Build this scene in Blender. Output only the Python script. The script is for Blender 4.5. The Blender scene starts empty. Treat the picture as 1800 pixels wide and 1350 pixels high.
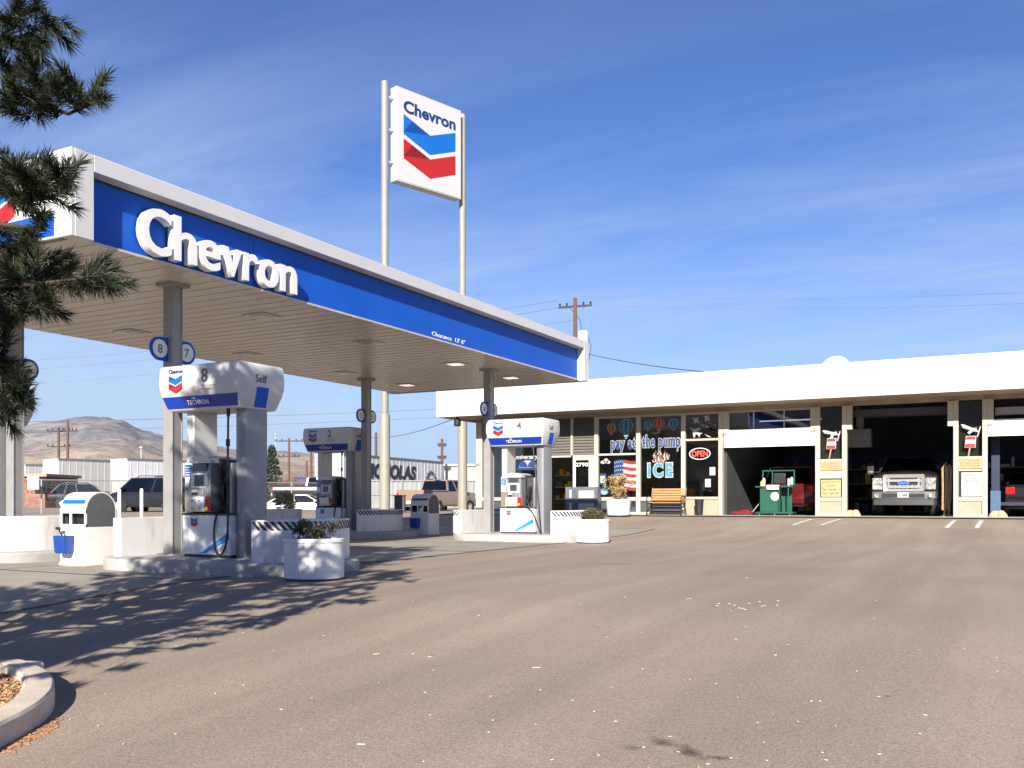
import bpy, bmesh, math, random
from mathutils import Vector, Matrix, noise
PI = math.pi
S = bpy.context.scene
COL = S.collection
# ---------------------------------------------------------------- camera, sky, sun
F, HOR, CAMZ, YAW = 1637.0, 880.0, 0.95, math.radians(28.0)
sn, cs = math.sin(YAW), math.cos(YAW)
cd = bpy.data.cameras.new('camera'); cam = bpy.data.objects.new('camera', cd); COL.objects.link(cam)
cam.location = (0, 0, CAMZ); cam.rotation_euler = (PI/2, 0, YAW)
cd.sensor_width = 36; cd.lens = F/1800*36; cd.shift_y = (HOR-675)/1800; cd.clip_end = 20000; cd.clip_start = .05
S.camera = cam
SUN = Vector((0.66, -1.90, 1.0)).normalized()
EL = math.asin(SUN.z)
w = bpy.data.worlds.new('World'); S.world = w; w.use_nodes = True
nt = w.node_tree; nt.nodes.clear()
def N(t, **k):
    n = nt.nodes.new(t)
    for a, b in k.items(): setattr(n, a, b)
    return n
out = N('ShaderNodeOutputWorld'); bg = N('ShaderNodeBackground'); sky = N('ShaderNodeTexSky', sky_type='NISHITA')
sky.sun_disc = False; sky.sun_elevation = EL; sky.sun_rotation = math.atan2(SUN.x, SUN.y); sky.altitude = 1400
sky.air_density = 1.0; sky.dust_density = 0.35; sky.ozone_density = 2.2
bg.inputs[1].default_value = 0.063
tc = N('ShaderNodeTexCoord'); sep = N('ShaderNodeSeparateXYZ')
nt.links.new(tc.outputs['Generated'], sep.inputs[0])
# thin high cloud: project the view direction on a flat layer, stretched streaks
zz = N('ShaderNodeMath', operation='MAXIMUM'); nt.links.new(sep.outputs[2], zz.inputs[0]); zz.inputs[1].default_value = 0.0
za = N('ShaderNodeMath', operation='ADD'); nt.links.new(zz.outputs[0], za.inputs[0]); za.inputs[1].default_value = 0.12
dx = N('ShaderNodeMath', operation='DIVIDE'); nt.links.new(sep.outputs[0], dx.inputs[0]); nt.links.new(za.outputs[0], dx.inputs[1])
dy = N('ShaderNodeMath', operation='DIVIDE'); nt.links.new(sep.outputs[1], dy.inputs[0]); nt.links.new(za.outputs[0], dy.inputs[1])
cmb = N('ShaderNodeCombineXYZ'); nt.links.new(dx.outputs[0], cmb.inputs[0]); nt.links.new(dy.outputs[0], cmb.inputs[1])
mp = N('ShaderNodeMapping'); mp.inputs['Rotation'].default_value = (0, 0, math.radians(-38)); mp.inputs['Scale'].default_value = (0.55, 1.9, 1)
nt.links.new(cmb.outputs[0], mp.inputs[0])
n1 = N('ShaderNodeTexNoise'); n1.inputs['Scale'].default_value = 1.3; n1.inputs['Detail'].default_value = 9; n1.inputs['Roughness'].default_value = 0.62; n1.inputs['Distortion'].default_value = 0.7
nt.links.new(mp.outputs[0], n1.inputs['Vector'])
n2 = N('ShaderNodeTexNoise'); n2.inputs['Scale'].default_value = 0.45; n2.inputs['Detail'].default_value = 3
nt.links.new(cmb.outputs[0], n2.inputs['Vector'])
mu = N('ShaderNodeMath', operation='MULTIPLY'); nt.links.new(n1.outputs[0], mu.inputs[0]); nt.links.new(n2.outputs[0], mu.inputs[1])
rp = N('ShaderNodeMapRange'); rp.inputs[1].default_value = 0.175; rp.inputs[2].default_value = 0.40; rp.inputs[3].default_value = 0; rp.inputs[4].default_value = 0.82
nt.links.new(mu.outputs[0], rp.inputs[0])
tint = N('ShaderNodeMix', data_type='RGBA', blend_type='MULTIPLY'); tint.inputs[0].default_value = 1; tint.inputs[7].default_value = (0.70, 0.84, 1.24, 1)
nt.links.new(sky.outputs[0], tint.inputs[6])
mx = N('ShaderNodeMix', data_type='RGBA'); ce = N('ShaderNodeMapRange'); ce.inputs[1].default_value = 0.16; ce.inputs[2].default_value = 0.46; ce.inputs[3].default_value = 1.25; ce.inputs[4].default_value = 0.14
nt.links.new(sep.outputs[2], ce.inputs[0])
cf_ = N('ShaderNodeMath', operation='MULTIPLY'); nt.links.new(rp.outputs[0], cf_.inputs[0]); nt.links.new(ce.outputs[0], cf_.inputs[1]); nt.links.new(cf_.outputs[0], mx.inputs[0]); nt.links.new(tint.outputs[2], mx.inputs[6]); mx.inputs[7].default_value = (3.9, 5.2, 7.4, 1)
hz = N('ShaderNodeMapRange'); hz.inputs[1].default_value = 0.0; hz.inputs[2].default_value = 0.27; hz.inputs[3].default_value = 0.95; hz.inputs[4].default_value = 0.0
nt.links.new(sep.outputs[2], hz.inputs[0])
hx = N('ShaderNodeMapRange'); hx.inputs[1].default_value = -0.85; hx.inputs[2].default_value = 0.1; hx.inputs[3].default_value = 1.8; hx.inputs[4].default_value = 0.25
nt.links.new(sep.outputs[0], hx.inputs[0])
hp_ = N('ShaderNodeMath', operation='MULTIPLY', use_clamp=True); nt.links.new(hz.outputs[0], hp_.inputs[0]); nt.links.new(hx.outputs[0], hp_.inputs[1])
hm_ = N('ShaderNodeMix', data_type='RGBA'); nt.links.new(hp_.outputs[0], hm_.inputs[0]); nt.links.new(mx.outputs[2], hm_.inputs[6]); hm_.inputs[7].default_value = (4.3, 5.6, 7.6, 1)
nt.links.new(hm_.outputs[2], bg.inputs[0]); nt.links.new(bg.outputs[0], out.inputs[0])
ld = bpy.data.lights.new('sun', 'SUN'); ld.energy = 5.0; ld.angle = math.radians(0.53); ld.color = (1.0, 0.93, 0.83)
so = bpy.data.objects.new('sun', ld); COL.objects.link(so); so.rotation_euler = (-SUN).to_track_quat('-Z', 'Y').to_euler(); so.location = (5, -20, 25)
S.view_settings.view_transform = 'Standard'; S.view_settings.look = 'None'; S.view_settings.exposure = 0.95; S.view_settings.gamma = 1

# ---------------------------------------------------------------- pixel <-> place helpers (x = right along the shop front, y = towards the shop)
def kk(u): return (u-900)/F
def on_s(u, s): k = kk(u); Y = s/(k*sn+cs); return (k*cs-sn)*Y, Y
def at_s(u, s): return on_s(u, s)[0], s
def on_d(u, d): k = kk(u); return (k*cs-sn)*d, (k*sn+cs)*d
def zv(v, Y): return CAMZ-(v-HOR)*Y/F
def dep(x, y): return -x*sn+y*cs
GP = [(-60, -.45), (-5, -.34), (2, -.30), (5, -.16), (8.2, 0), (18, 0.02), (22, .06), (29.5, .41), (31.5, .44), (400, .44), (9000, .44)]
def gz(s):
    for (a, b), (c, d) in zip(GP, GP[1:]):
        if s <= c:
            k = min(1, max(0, (s-a)/(c-a))); return b+(d-b)*(k*k*(3-2*k)*.6+k*.4)
    return .44
def gnd(u, v):
    lo, hi = 1.0, 400.0
    for _ in range(50):
        m = (lo+hi)/2; x, y = on_d(u, m)
        if HOR+(CAMZ-gz(y))*F/m > v: lo = m
        else: hi = m
    return on_d(u, lo)

# ---------------------------------------------------------------- materials
def srgb(r, g, b):
    f = lambda c: ((c/255+.055)/1.055)**2.4 if c > 10 else c/255/12.92
    return (f(r), f(g), f(b))
MATS = {}
def mat(name, c, rough=.6, metal=0, var=.12, scale=6, bump=0, c2=None, det=5, spec=.5, coat=0, bscale=None, stretch=None, thr=None):
    if name in MATS: return MATS[name]
    m = bpy.data.materials.new(name); m.use_nodes = True; t = m.node_tree; b = t.nodes['Principled BSDF']
    b.inputs['Roughness'].default_value = rough; b.inputs['Metallic'].default_value = metal; b.inputs['Specular IOR Level'].default_value = spec
    b.inputs['Coat Weight'].default_value = coat; b.inputs['Coat Roughness'].default_value = .06
    co = t.nodes.new('ShaderNodeTexCoord'); ns = t.nodes.new('ShaderNodeTexNoise'); ns.inputs['Scale'].default_value = scale; ns.inputs['Detail'].default_value = det; ns.inputs['Roughness'].default_value = .6
    if stretch:
        mpn = t.nodes.new('ShaderNodeMapping'); mpn.inputs['Scale'].default_value = stretch; t.links.new(co.outputs['Object'], mpn.inputs[0]); t.links.new(mpn.outputs[0], ns.inputs['Vector'])
    else: t.links.new(co.outputs['Object'], ns.inputs['Vector'])
    r = t.nodes.new('ShaderNodeValToRGB'); lo, hi = thr or (.32, .68)
    r.color_ramp.elements[0].position = lo; r.color_ramp.elements[1].position = hi
    if c2 is None: c2 = tuple(min(1, x*(1+var)) for x in c); c1 = tuple(x*(1-var) for x in c)
    else: c1 = c
    r.color_ramp.elements[0].color = (*c1, 1); r.color_ramp.elements[1].color = (*c2, 1)
    t.links.new(ns.outputs[0], r.inputs[0]); t.links.new(r.outputs[0], b.inputs['Base Color'])
    if bump:
        bp = t.nodes.new('ShaderNodeBump'); bp.inputs['Strength'].default_value = bump; bp.inputs['Distance'].default_value = .01
        n2 = t.nodes.new('ShaderNodeTexNoise'); n2.inputs['Scale'].default_value = bscale or scale*8; n2.inputs['Detail'].default_value = 4
        t.links.new(co.outputs['Object'], n2.inputs['Vector']); t.links.new(n2.outputs[0], bp.inputs['Height']); t.links.new(bp.outputs[0], b.inputs['Normal'])
    MATS[name] = m; return m
def emis(name, c, e):
    m = mat(name, c, .5, var=.02); b = m.node_tree.nodes['Principled BSDF']
    b.inputs['Emission Color'].default_value = (*c, 1); b.inputs['Emission Strength'].default_value = e; return m
def glass(name, tint, gl=.12, rough=.02):
    m = bpy.data.materials.new(name); m.use_nodes = True; t = m.node_tree; t.nodes.remove(t.nodes['Principled BSDF'])
    o = t.nodes['Material Output']; tr = t.nodes.new('ShaderNodeBsdfTransparent'); g = t.nodes.new('ShaderNodeBsdfGlossy'); mi = t.nodes.new('ShaderNodeMixShader'); fr = t.nodes.new('ShaderNodeFresnel')
    fr.inputs[0].default_value = 1.5; ad = t.nodes.new('ShaderNodeMath'); ad.operation = 'ADD'; ad.use_clamp = True; ad.inputs[1].default_value = gl
    co = t.nodes.new('ShaderNodeTexCoord'); ns = t.nodes.new('ShaderNodeTexNoise'); ns.inputs['Scale'].default_value = .7; bp = t.nodes.new('ShaderNodeBump'); bp.inputs['Strength'].default_value = .06; bp.inputs['Distance'].default_value = .05
    t.links.new(co.outputs['Object'], ns.inputs['Vector']); t.links.new(ns.outputs[0], bp.inputs['Height']); t.links.new(bp.outputs[0], g.inputs['Normal'])
    tr.inputs[0].default_value = (*tint, 1); g.inputs['Roughness'].default_value = rough
    t.links.new(fr.outputs[0], ad.inputs[0]); t.links.new(ad.outputs[0], mi.inputs[0]); t.links.new(tr.outputs[0], mi.inputs[1]); t.links.new(g.outputs[0], mi.inputs[2]); t.links.new(mi.outputs[0], o.inputs[0])
    MATS[name] = m; return m
WHITE = mat('white_paint', (.78, .77, .74), .45, var=.05, scale=3)
WPAN = mat('white_panel', (.60, .595, .58), .35, var=.03, scale=1.2)
FASC = mat('building_fascia', (.66, .63, .55), .6, var=.05, scale=.5, bump=.15, bscale=8)
CREAM = mat('cream_wall', (.36, .30, .215), .7, var=.09, scale=3, bump=.2)
SOFB = mat('brown_soffit', (.36, .29, .22), .8, var=.1, scale=2)
SOFF = mat('soffit_metal', (.56, .50, .425), .30, var=.06, scale=2, metal=.1)
BLUE = mat('sign_blue', (.009, .095, .50), .55, spec=.2, var=.07, scale=1.2)
BLUEL = mat('emblem_light_blue', (.006, .12, .44), .4, var=.03)
BLUED = mat('emblem_dark_blue', (.005, .055, .24), .4, var=.03)
RED = mat('emblem_red', (.38, .016, .015), .4, var=.03)
REDD = mat('emblem_dark_red', (.17, .008, .009)
              , .4, var=.03)
NAVY = mat('lettering_navy', (.006, .035, .15), .4, var=.03)
GREYT = mat('lettering_grey', (.10, .11, .12), .5, var=.03)
LTGREY = mat('pale_grey_metal', (.52, .52, .50), .4, var=.06, scale=3, metal=.1)
STEEL = mat('painted_steel_column', (.26, .255, .25), .45, var=.08, scale=3)
SILVER = mat('silver_panel', (.27, .275, .29), .35, metal=.35, var=.06, scale=2)
TAUPE = mat('taupe_panel', (.22, .18, .15), .5, var=.06)
DARK = mat('black_plastic', (.018, .018, .02), .45, var=.15, scale=20)
CHAR = mat('charcoal', (.05, .05, .055), .6, var=.15, scale=12)
CONC = mat('kerb_concrete', (.36, .35, .33), .85, var=.14, scale=5, bump=.35, bscale=60)
YEL = mat('yellow_button', (.75, .55, .02), .4, var=.04)
TIRE = mat('tyre_rubber', (.02, .02, .02), .8, var=.1)
CHROME = mat('chrome', (.52, .52, .52), .28, metal=.6, var=.04)
WOODP = mat('pole_wood', (.13, .066, .04), .85, var=.2, scale=6, stretch=(8, 8, .6))
GLASS = glass('window_glass', (.52, .52, .48), .07)
CGLASS = glass('car_glass', (.10, .11, .12), .03)
TAIL = mat('tail_light_red', (.55, .01, .01), .2, var=.05, coat=.5)
LENS = mat('headlight_lens', (.22, .22, .21), .12, c2=(.62, .61, .58), scale=14, metal=.3, thr=(.42, .6))
# ---------------------------------------------------------------- mesh builder
class MB:
    def __init__(s): s.v = []; s.f = []; s.mi = []; s.ms = []; s.cur = 0
    def m(s, mt):
        if mt not in s.ms: s.ms.append(mt)
        s.cur = s.ms.index(mt); return s
    def add(s, vs, fs, M=None):
        o = len(s.v); s.v += [tuple(M @ Vector(p)) if M else tuple(p) for p in vs]
        for f in fs: s.f.append([o+i for i in f]); s.mi.append(s.cur)
        return s
    def box(s, x0, x1, y0, y1, z0, z1, M=None):
        return s.add([(x0, y0, z0), (x1, y0, z0), (x1, y1, z0), (x0, y1, z0), (x0, y0, z1), (x1, y0, z1), (x1, y1, z1), (x0, y1, z1)],
                     [(0, 3, 2, 1), (4, 5, 6, 7), (0, 1, 5, 4), (1, 2, 6, 5), (2, 3, 7, 6), (3, 0, 4, 7)], M)
    def rings(s, rs, cap=True, M=None, close=True):
        n = len(rs[0]); vs = [p for r in rs for p in r]; fs = []
        for i in range(len(rs)-1):
            for j in range(n if close else n-1):
                a = i*n+j; b = i*n+(j+1) % n; fs.append((a, b, b+n, a+n))
        if cap: fs.append(tuple(range(n-1, -1, -1))); fs.append(tuple(range((len(rs)-1)*n, len(rs)*n)))
        return s.add(vs, fs, M)
    def lathe(s, prof, cx=0, cy=0, n=20, M=None, cap=True):
        return s.rings([[(cx+r*math.cos(2*PI*j/n), cy+r*math.sin(2*PI*j/n), z) for j in range(n)] for r, z in prof], cap, M)
    def cyl(s, a, b, r, r2=None, n=12):
        a = Vector(a); b = Vector(b); r2 = r if r2 is None else r2; d = (b-a)
        q = d.to_track_quat('Z', 'Y').to_matrix().to_4x4(); M = Matrix.Translation(a) @ q
        return s.lathe([(r, 0), (r2, d.length)], n=n, M=M)
    def tube(s, pts, r, n=8, rr=None):
        pts = [Vector(p) for p in pts]; rs = []; up = None
        for i, p in enumerate(pts):
            d = (pts[min(i+1, len(pts)-1)]-pts[max(i-1, 0)]).normalized()
            if up is None: up = d.orthogonal().normalized()
            up = (up-d*up.dot(d)).normalized(); bi = d.cross(up); q = rr[i] if rr else r
            rs.append([tuple(p+up*q*math.cos(2*PI*j/n)+bi*q*math.sin(2*PI*j/n)) for j in range(n)])
        return s.rings(rs)
    def prism(s, poly, z0, z1, M=None):
        n = len(poly); a = sum(poly[i][0]*poly[(i+1) % n][1]-poly[(i+1) % n][0]*poly[i][1] for i in range(n))
        if a < 0: poly = poly[::-1]
        return s.rings([[(x, y, z0) for x, y in poly], [(x, y, z1) for x, y in poly]], True, M)
    def flat(s, poly, M=None):
        return s.add([(x, y, 0) for x, y in poly], [tuple(range(len(poly)))], M)
    def build(s, name, mt=None, parent=None, world=False, bevel=0, smooth=True, M=None, **tags):
        me = bpy.data.meshes.new(name); me.from_pydata(s.v, [], s.f)
        ms = s.ms if s.ms else [mt]
        for k in ms: me.materials.append(k)
        me.polygons.foreach_set('material_index', s.mi if s.ms else [0]*len(s.f)); me.update()
        if smooth:
            bm = bmesh.new(); bm.from_mesh(me)
            for f in bm.faces: f.smooth = True
            for e in bm.edges:
                e.smooth = not (len(e.link_faces) != 2 or e.calc_face_angle(0) > .6)
            bm.to_mesh(me); bm.free()
        o = bpy.data.objects.new(name, me); COL.objects.link(o)
        if parent:
            o.parent = parent
            if world: o.location = -absloc(parent)
        if M is not None: o.matrix_local = M
        if bevel:
            b = o.modifiers.new('edge', 'BEVEL'); b.width = bevel; b.segments = 2; b.limit_method = 'ANGLE'; b.angle_limit = .6
        for k, v in tags.items(): o[k] = v
        return o
def absloc(o):
    l = Vector((0, 0, 0))
    while o: l += Vector(o.location); o = o.parent
    return l
def thing(name, label, cat, loc=(0, 0, 0), rz=0, group=None):
    o = bpy.data.objects.new(name, None); COL.objects.link(o); o.empty_display_size = .2
    o.location = loc; o.rotation_euler = (0, 0, rz); o['label'] = label; o['category'] = cat
    if group: o['group'] = group
    return o
def tag(o, label, cat, group=None):
    o['label'] = label; o['category'] = cat
    if group: o['group'] = group
    return o
FRONT = Matrix.Rotation(PI/2, 4, 'X')                      # local xy -> faces -y
SIDE = Matrix.Rotation(PI/2, 4, 'Z') @ FRONT               # faces +x
def T(x, y, z): return Matrix.Translation((x, y, z))
def text(name, s, h, mt, parent, M, width=None, depth=.004, bold=0.0, world=False, sx=1, space=1, shear=0):
    c = bpy.data.curves.new('t', 'FONT'); c.body = s; c.size = 1; c.extrude = 0.5; c.offset = bold; c.align_x = 'CENTER'; c.resolution_u = 4; c.shear = shear; c.space_character = space
    o = bpy.data.objects.new('t', c); COL.objects.link(o); bpy.context.view_layer.update()
    me = bpy.data.meshes.new_from_object(o.evaluated_get(bpy.context.evaluated_depsgraph_get()))
    bpy.data.objects.remove(o); bpy.data.curves.remove(c)
    xs = [v.co.x for v in me.vertices]; ys = [v.co.y for v in me.vertices]
    cap = .72; k = h/cap; wx = (width/(max(xs)-min(xs))) if width else k*sx
    cx = (max(xs)+min(xs))/2
    for v in me.vertices: v.co = Vector(((v.co.x-cx)*wx, v.co.y*k, v.co.z*depth))
    me.materials.clear(); me.materials.append(mt); me.name = name
    o = bpy.data.objects.new(name, me); COL.objects.link(o)
    if parent:
        o.parent = parent
        if world: M = Matrix.Translation(-absloc(parent)) @ M
    o.matrix_local = M
    return o
def emblem(parent, M, w, h, world=False, name='striped_emblem'):
    b = MB(); d = .35
    def tri(mt, pts):
        b.m(mt); b.prism([((x-.5)*w, y*h) for x, y in pts], 0, .003)
    # two V shaped bands, each folded: upper back fold darker
    for (y0, a, bb, c) in ((.43, BLUEL, BLUED, BLUEL), (0, RED, REDD, RED)):
        hgt = .35; K = .22
        tri(c, [(0.5, y0), (1, y0+K), (1, y0+K+hgt), (.5, y0+hgt)])
        tri(a, [(0, y0+K), (0.5, y0), (.5, y0+hgt), (0, y0+K+.04)])
        tri(bb, [(0, y0+K+.04), (.5, y0+hgt), (.16, y0+K+hgt-.07)])
        tri(a, [(0, y0+K+.04), (.16, y0+K+hgt-.07), (0, y0+K+hgt)])
    return b.build(name, None, parent, world, smooth=False, M=(Matrix.Translation(-absloc(parent)) if world else Matrix()) @ M)

# ---------------------------------------------------------------- ground
def make_ground():
    m = bpy.data.materials.new('worn_asphalt'); m.use_nodes = True; t = m.node_tree; b = t.nodes['Principled BSDF']
    b.inputs['Roughness'].default_value = .88; b.inputs['Specular IOR Level'].default_value = .08
    co = t.nodes.new('ShaderNodeTexCoord')
    def noi(sc, det, rough=.6, st=None, rot=0):
        n = t.nodes.new('ShaderNodeTexNoise'); n.inputs['Scale'].default_value = sc; n.inputs['Detail'].default_value = det; n.inputs['Roughness'].default_value = rough
        if st:
            q = t.nodes.new('ShaderNodeMapping'); q.inputs['Scale'].default_value = st; q.inputs['Rotation'].default_value = (0, 0, rot); t.links.new(co.outputs['Object'], q.inputs[0]); t.links.new(q.outputs[0], n.inputs['Vector'])
        else: t.links.new(co.outputs['Object'], n.inputs['Vector'])
        return n
    def ramp(n, a, b_, c, d):
        r = t.nodes.new('ShaderNodeValToRGB'); r.color_ramp.elements[0].position = a; r.color_ramp.elements[1].position = b_; r.color_ramp.elements[0].color = (*c, 1); r.color_ramp.elements[1].color = (*d, 1); t.links.new(n.outputs[0], r.inputs[0]); return r
    def mul(a, b_, mode='MULTIPLY', f=1):
        x = t.nodes.new('ShaderNodeMix'); x.data_type = 'RGBA'; x.blend_type = mode; x.inputs[0].default_value = f; t.links.new(a, x.inputs[6]); t.links.new(b_, x.inputs[7]); return x.outputs[2]
    base = ramp(noi(.35, 5), .3, .7, (.315, .255, .202), (.37, .303, .243))
    fine = ramp(noi(95, 2, .9), .3, .72, (.55, .55, .55), (1.4, 1.38, 1.35))
    grit = ramp(noi(34, 3, .9), .36, .68, (.88, .88, .88), (1.09, 1.09, 1.09))
    streak = ramp(noi(.9, 5, .55, (1.0, .12, 1), math.radians(55)), .35, .62, (.93, .93, .93), (1.04, 1.035, 1.03))
    streak2 = ramp(noi(2.2, 4, .5, (1.0, .07, 1), math.radians(62)), .44, .60, (.94, .94, .94), (1.03, 1.03, 1.03))
    stain = ramp(noi(.55, 6, .7), .22, .34, (.62, .62, .64), (1, 1, 1))
    col = mul(base.outputs[0], fine.outputs[0]); col = mul(col, grit.outputs[0]); col = mul(col, streak.outputs[0]); col = mul(col, streak2.outputs[0]); col = mul(col, stain.outputs[0])
    vo = t.nodes.new('ShaderNodeTexVoronoi'); vo.inputs['Scale'].default_value = 4.5; t.links.new(co.outputs['Object'], vo.inputs['Vector'])
    vr = ramp(vo, .012, .02, (1, 1, 1), (0, 0, 0)); t.links.new(vo.outputs['Distance'], vr.inputs[0])
    fl = t.nodes.new('ShaderNodeMix'); fl.data_type = 'RGBA'; t.links.new(vr.outputs[0], fl.inputs[0]); t.links.new(col, fl.inputs[6]); fl.inputs[7].default_value = (.55, .50, .44, 1)
    t.links.new(fl.outputs[2], b.inputs['Base Color'])
    bp = t.nodes.new('ShaderNodeBump'); bp.inputs['Strength'].default_value = .55; bp.inputs['Distance'].default_value = .006; nb = noi(70, 4, .8); t.links.new(nb.outputs[0], bp.inputs['Height']); t.links.new(bp.outputs[0], b.inputs['Normal'])
    ss = [-60, -30, -15, -8]+[-5+.5*i for i in range(80)]+[36, 40, 50, 70, 100, 160, 300, 600, 1200, 2500, 5000, 9000]
    ts = [-9000, -3000, -800, -200, -60, -30, -15, -5, 0, 5, 15, 40, 200, 2000, 8000]
    b_ = MB(); b_.add([(x, y, gz(y)) for y in ss for x in ts], [(i*len(ts)+j, i*len(ts)+j+1, (i+1)*len(ts)+j+1, (i+1)*len(ts)+j) for i in range(len(ss)-1) for j in range(len(ts)-1)])
    b_.build('ground', m, kind='structure')
make_ground()
def sheet(name, x0, x1, y0, y1, dz, mt, step=.5):
    n = max(1, int((y1-y0)/step)); b = MB()
    for i in range(n+1):
        y = y0+(y1-y0)*i/n; b.v += [(x0, y, gz(y)+dz), (x1, y, gz(y)+dz)]
    for i in range(n): b.f.append([2*i, 2*i+1, 2*i+3, 2*i+2])
    return b.build(name, mt, kind='structure')
APRON = mat('apron_concrete', (.25, .22, .18), .85, c2=(.34, .30, .25), scale=1.1, bump=.25, bscale=50, det=8)
sheet('forecourt_slab', -19, -8.55, 5.2, 24.5, .006, APRON)
JNT = mat('joint_tar', (.05, .045, .04), .9)
b = MB()
for y in (5.2, 8.0, 11.4, 14.6, 17.6, 21.0, 24.5): b.box(-19, -8.55, y-.012, y+.012, gz(y)+.007, gz(y)+.010)
for x in (-8.56, -12.2, -15.6): 
    for i in range(20):
        y = 5.2+i*.965; b.add([(x-.012, y, gz(y)+.011), (x+.012, y, gz(y)+.011), (x+.012, y+.965, gz(y+.965)+.011), (x-.012, y+.965, gz(y+.965)+.011)], [(0, 1, 2, 3)])
b.build('slab_joints', JNT, kind='structure')
WALKM = mat('walkway_concrete', (.40, .36, .30), .85, var=.15, scale=3, bump=.2)
sheet('walkway', -19.5, 9, 30.0, 31.06, .035, WALKM)
LINEM = mat('road_marking', (.62, .60, .55), .8, c2=(.40, .36, .31), scale=9, thr=(.5, .75))
def mark(pts, w=.1):
    b = MB()
    for p, q in zip(pts, pts[1:]):
        p = Vector((*gnd(*p), 0)); q = Vector((*gnd(*q), 0)); n = (q-p).normalized().cross(Vector((0, 0, 1)))*w/2
        
        for i in range(10):
            a = p.lerp(q, i/10); c = p.lerp(q, (i+1)/10); b.add([(v.x, v.y, gz(v.y)+.012) for v in (a-n, a+n, c+n, c-n)], [(0, 1, 2, 3)])
    return b
for P in ([(1428, 913), (1393, 924)], [(1478, 913), (1443, 924)], [(1393, 924.3), (1443, 924.6)],
          [(1679, 915), (1664, 928.5)], [(1726, 915), (1717, 929)], [(1664, 929), (1719, 929.5)]):
    mark(P, .11 if P[0][1] != P[1][1] and abs(P[0][0]-P[1][0]) < 40 else .05).build('painted_marking', LINEM, kind='structure')
def stain(u, v, rx, ry, rot, dark):
    x, y = gnd(u, v); m = bpy.data.materials.new('oil_film'); m.use_nodes = True; t = m.node_tree; bs = t.nodes['Principled BSDF']; bs.inputs['Base Color'].default_value = (.06, .052, .046, 1); bs.inputs['Roughness'].default_value = .6; bs.inputs['Specular IOR Level'].default_value = .2
    co = t.nodes.new('ShaderNodeTexCoord'); ns = t.nodes.new('ShaderNodeTexNoise'); ns.inputs['Scale'].default_value = 6; ns.inputs['Detail'].default_value = 9; ns.inputs['Roughness'].default_value = .75; t.links.new(co.outputs['Object'], ns.inputs['Vector'])
    mp_ = t.nodes.new('ShaderNodeMapping'); mp_.inputs['Scale'].default_value = (1/rx, 1/ry, 0); t.links.new(co.outputs['Object'], mp_.inputs[0])
    ln = t.nodes.new('ShaderNodeVectorMath'); ln.operation = 'LENGTH'; t.links.new(mp_.outputs[0], ln.inputs[0])
    ad = t.nodes.new('ShaderNodeMath'); ad.operation = 'MULTIPLY_ADD'; ad.inputs[1].default_value = 2.4; t.links.new(ns.outputs[0], ad.inputs[0]); sb = t.nodes.new('ShaderNodeMath'); sb.operation = 'SUBTRACT'; sb.inputs[0].default_value = -.62; t.links.new(ln.outputs['Value'], sb.inputs[1]); t.links.new(sb.outputs[0], ad.inputs[2])
    mr = t.nodes.new('ShaderNodeMapRange'); mr.inputs[1].default_value = 0; mr.inputs[2].default_value = .7; mr.inputs[4].default_value = dark; t.links.new(ad.outputs[0], mr.inputs[0]); t.links.new(mr.outputs[0], bs.inputs['Alpha'])
    b = MB(); nn = 10
    c, d = math.cos(rot), math.sin(rot)
    for i in range(nn+1):
        for j in range(nn+1):
            px, py = (-1+2*i/nn)*rx*1.1, (-1+2*j/nn)*ry*1.1; X = x+px*c-py*d; Y = y+px*d+py*c; b.v.append((px, py, gz(Y)+.006-gz(y)))
    b.f = [[i*(nn+1)+j, (i+1)*(nn+1)+j, (i+1)*(nn+1)+j+1, i*(nn+1)+j+1] for i in range(nn) for j in range(nn)]
    o = b.build('oil_stain', m, kind='structure'); o.location = (x, y, gz(y)); o.rotation_euler.z = rot
for q in ((1165, 1305, .17, .10, -.2, .6), (1215, 1322, .22, .10, -.6, .7), (1262, 1333, .12, .05, .3, .7), (1110, 1315, .1, .08, .3, .4), (1075, 992, .8, .2, .4, .25), (975, 962, .9, .2, .3, .3), (1560, 1225, .06, .03, .4, .7)): stain(*q)
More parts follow.
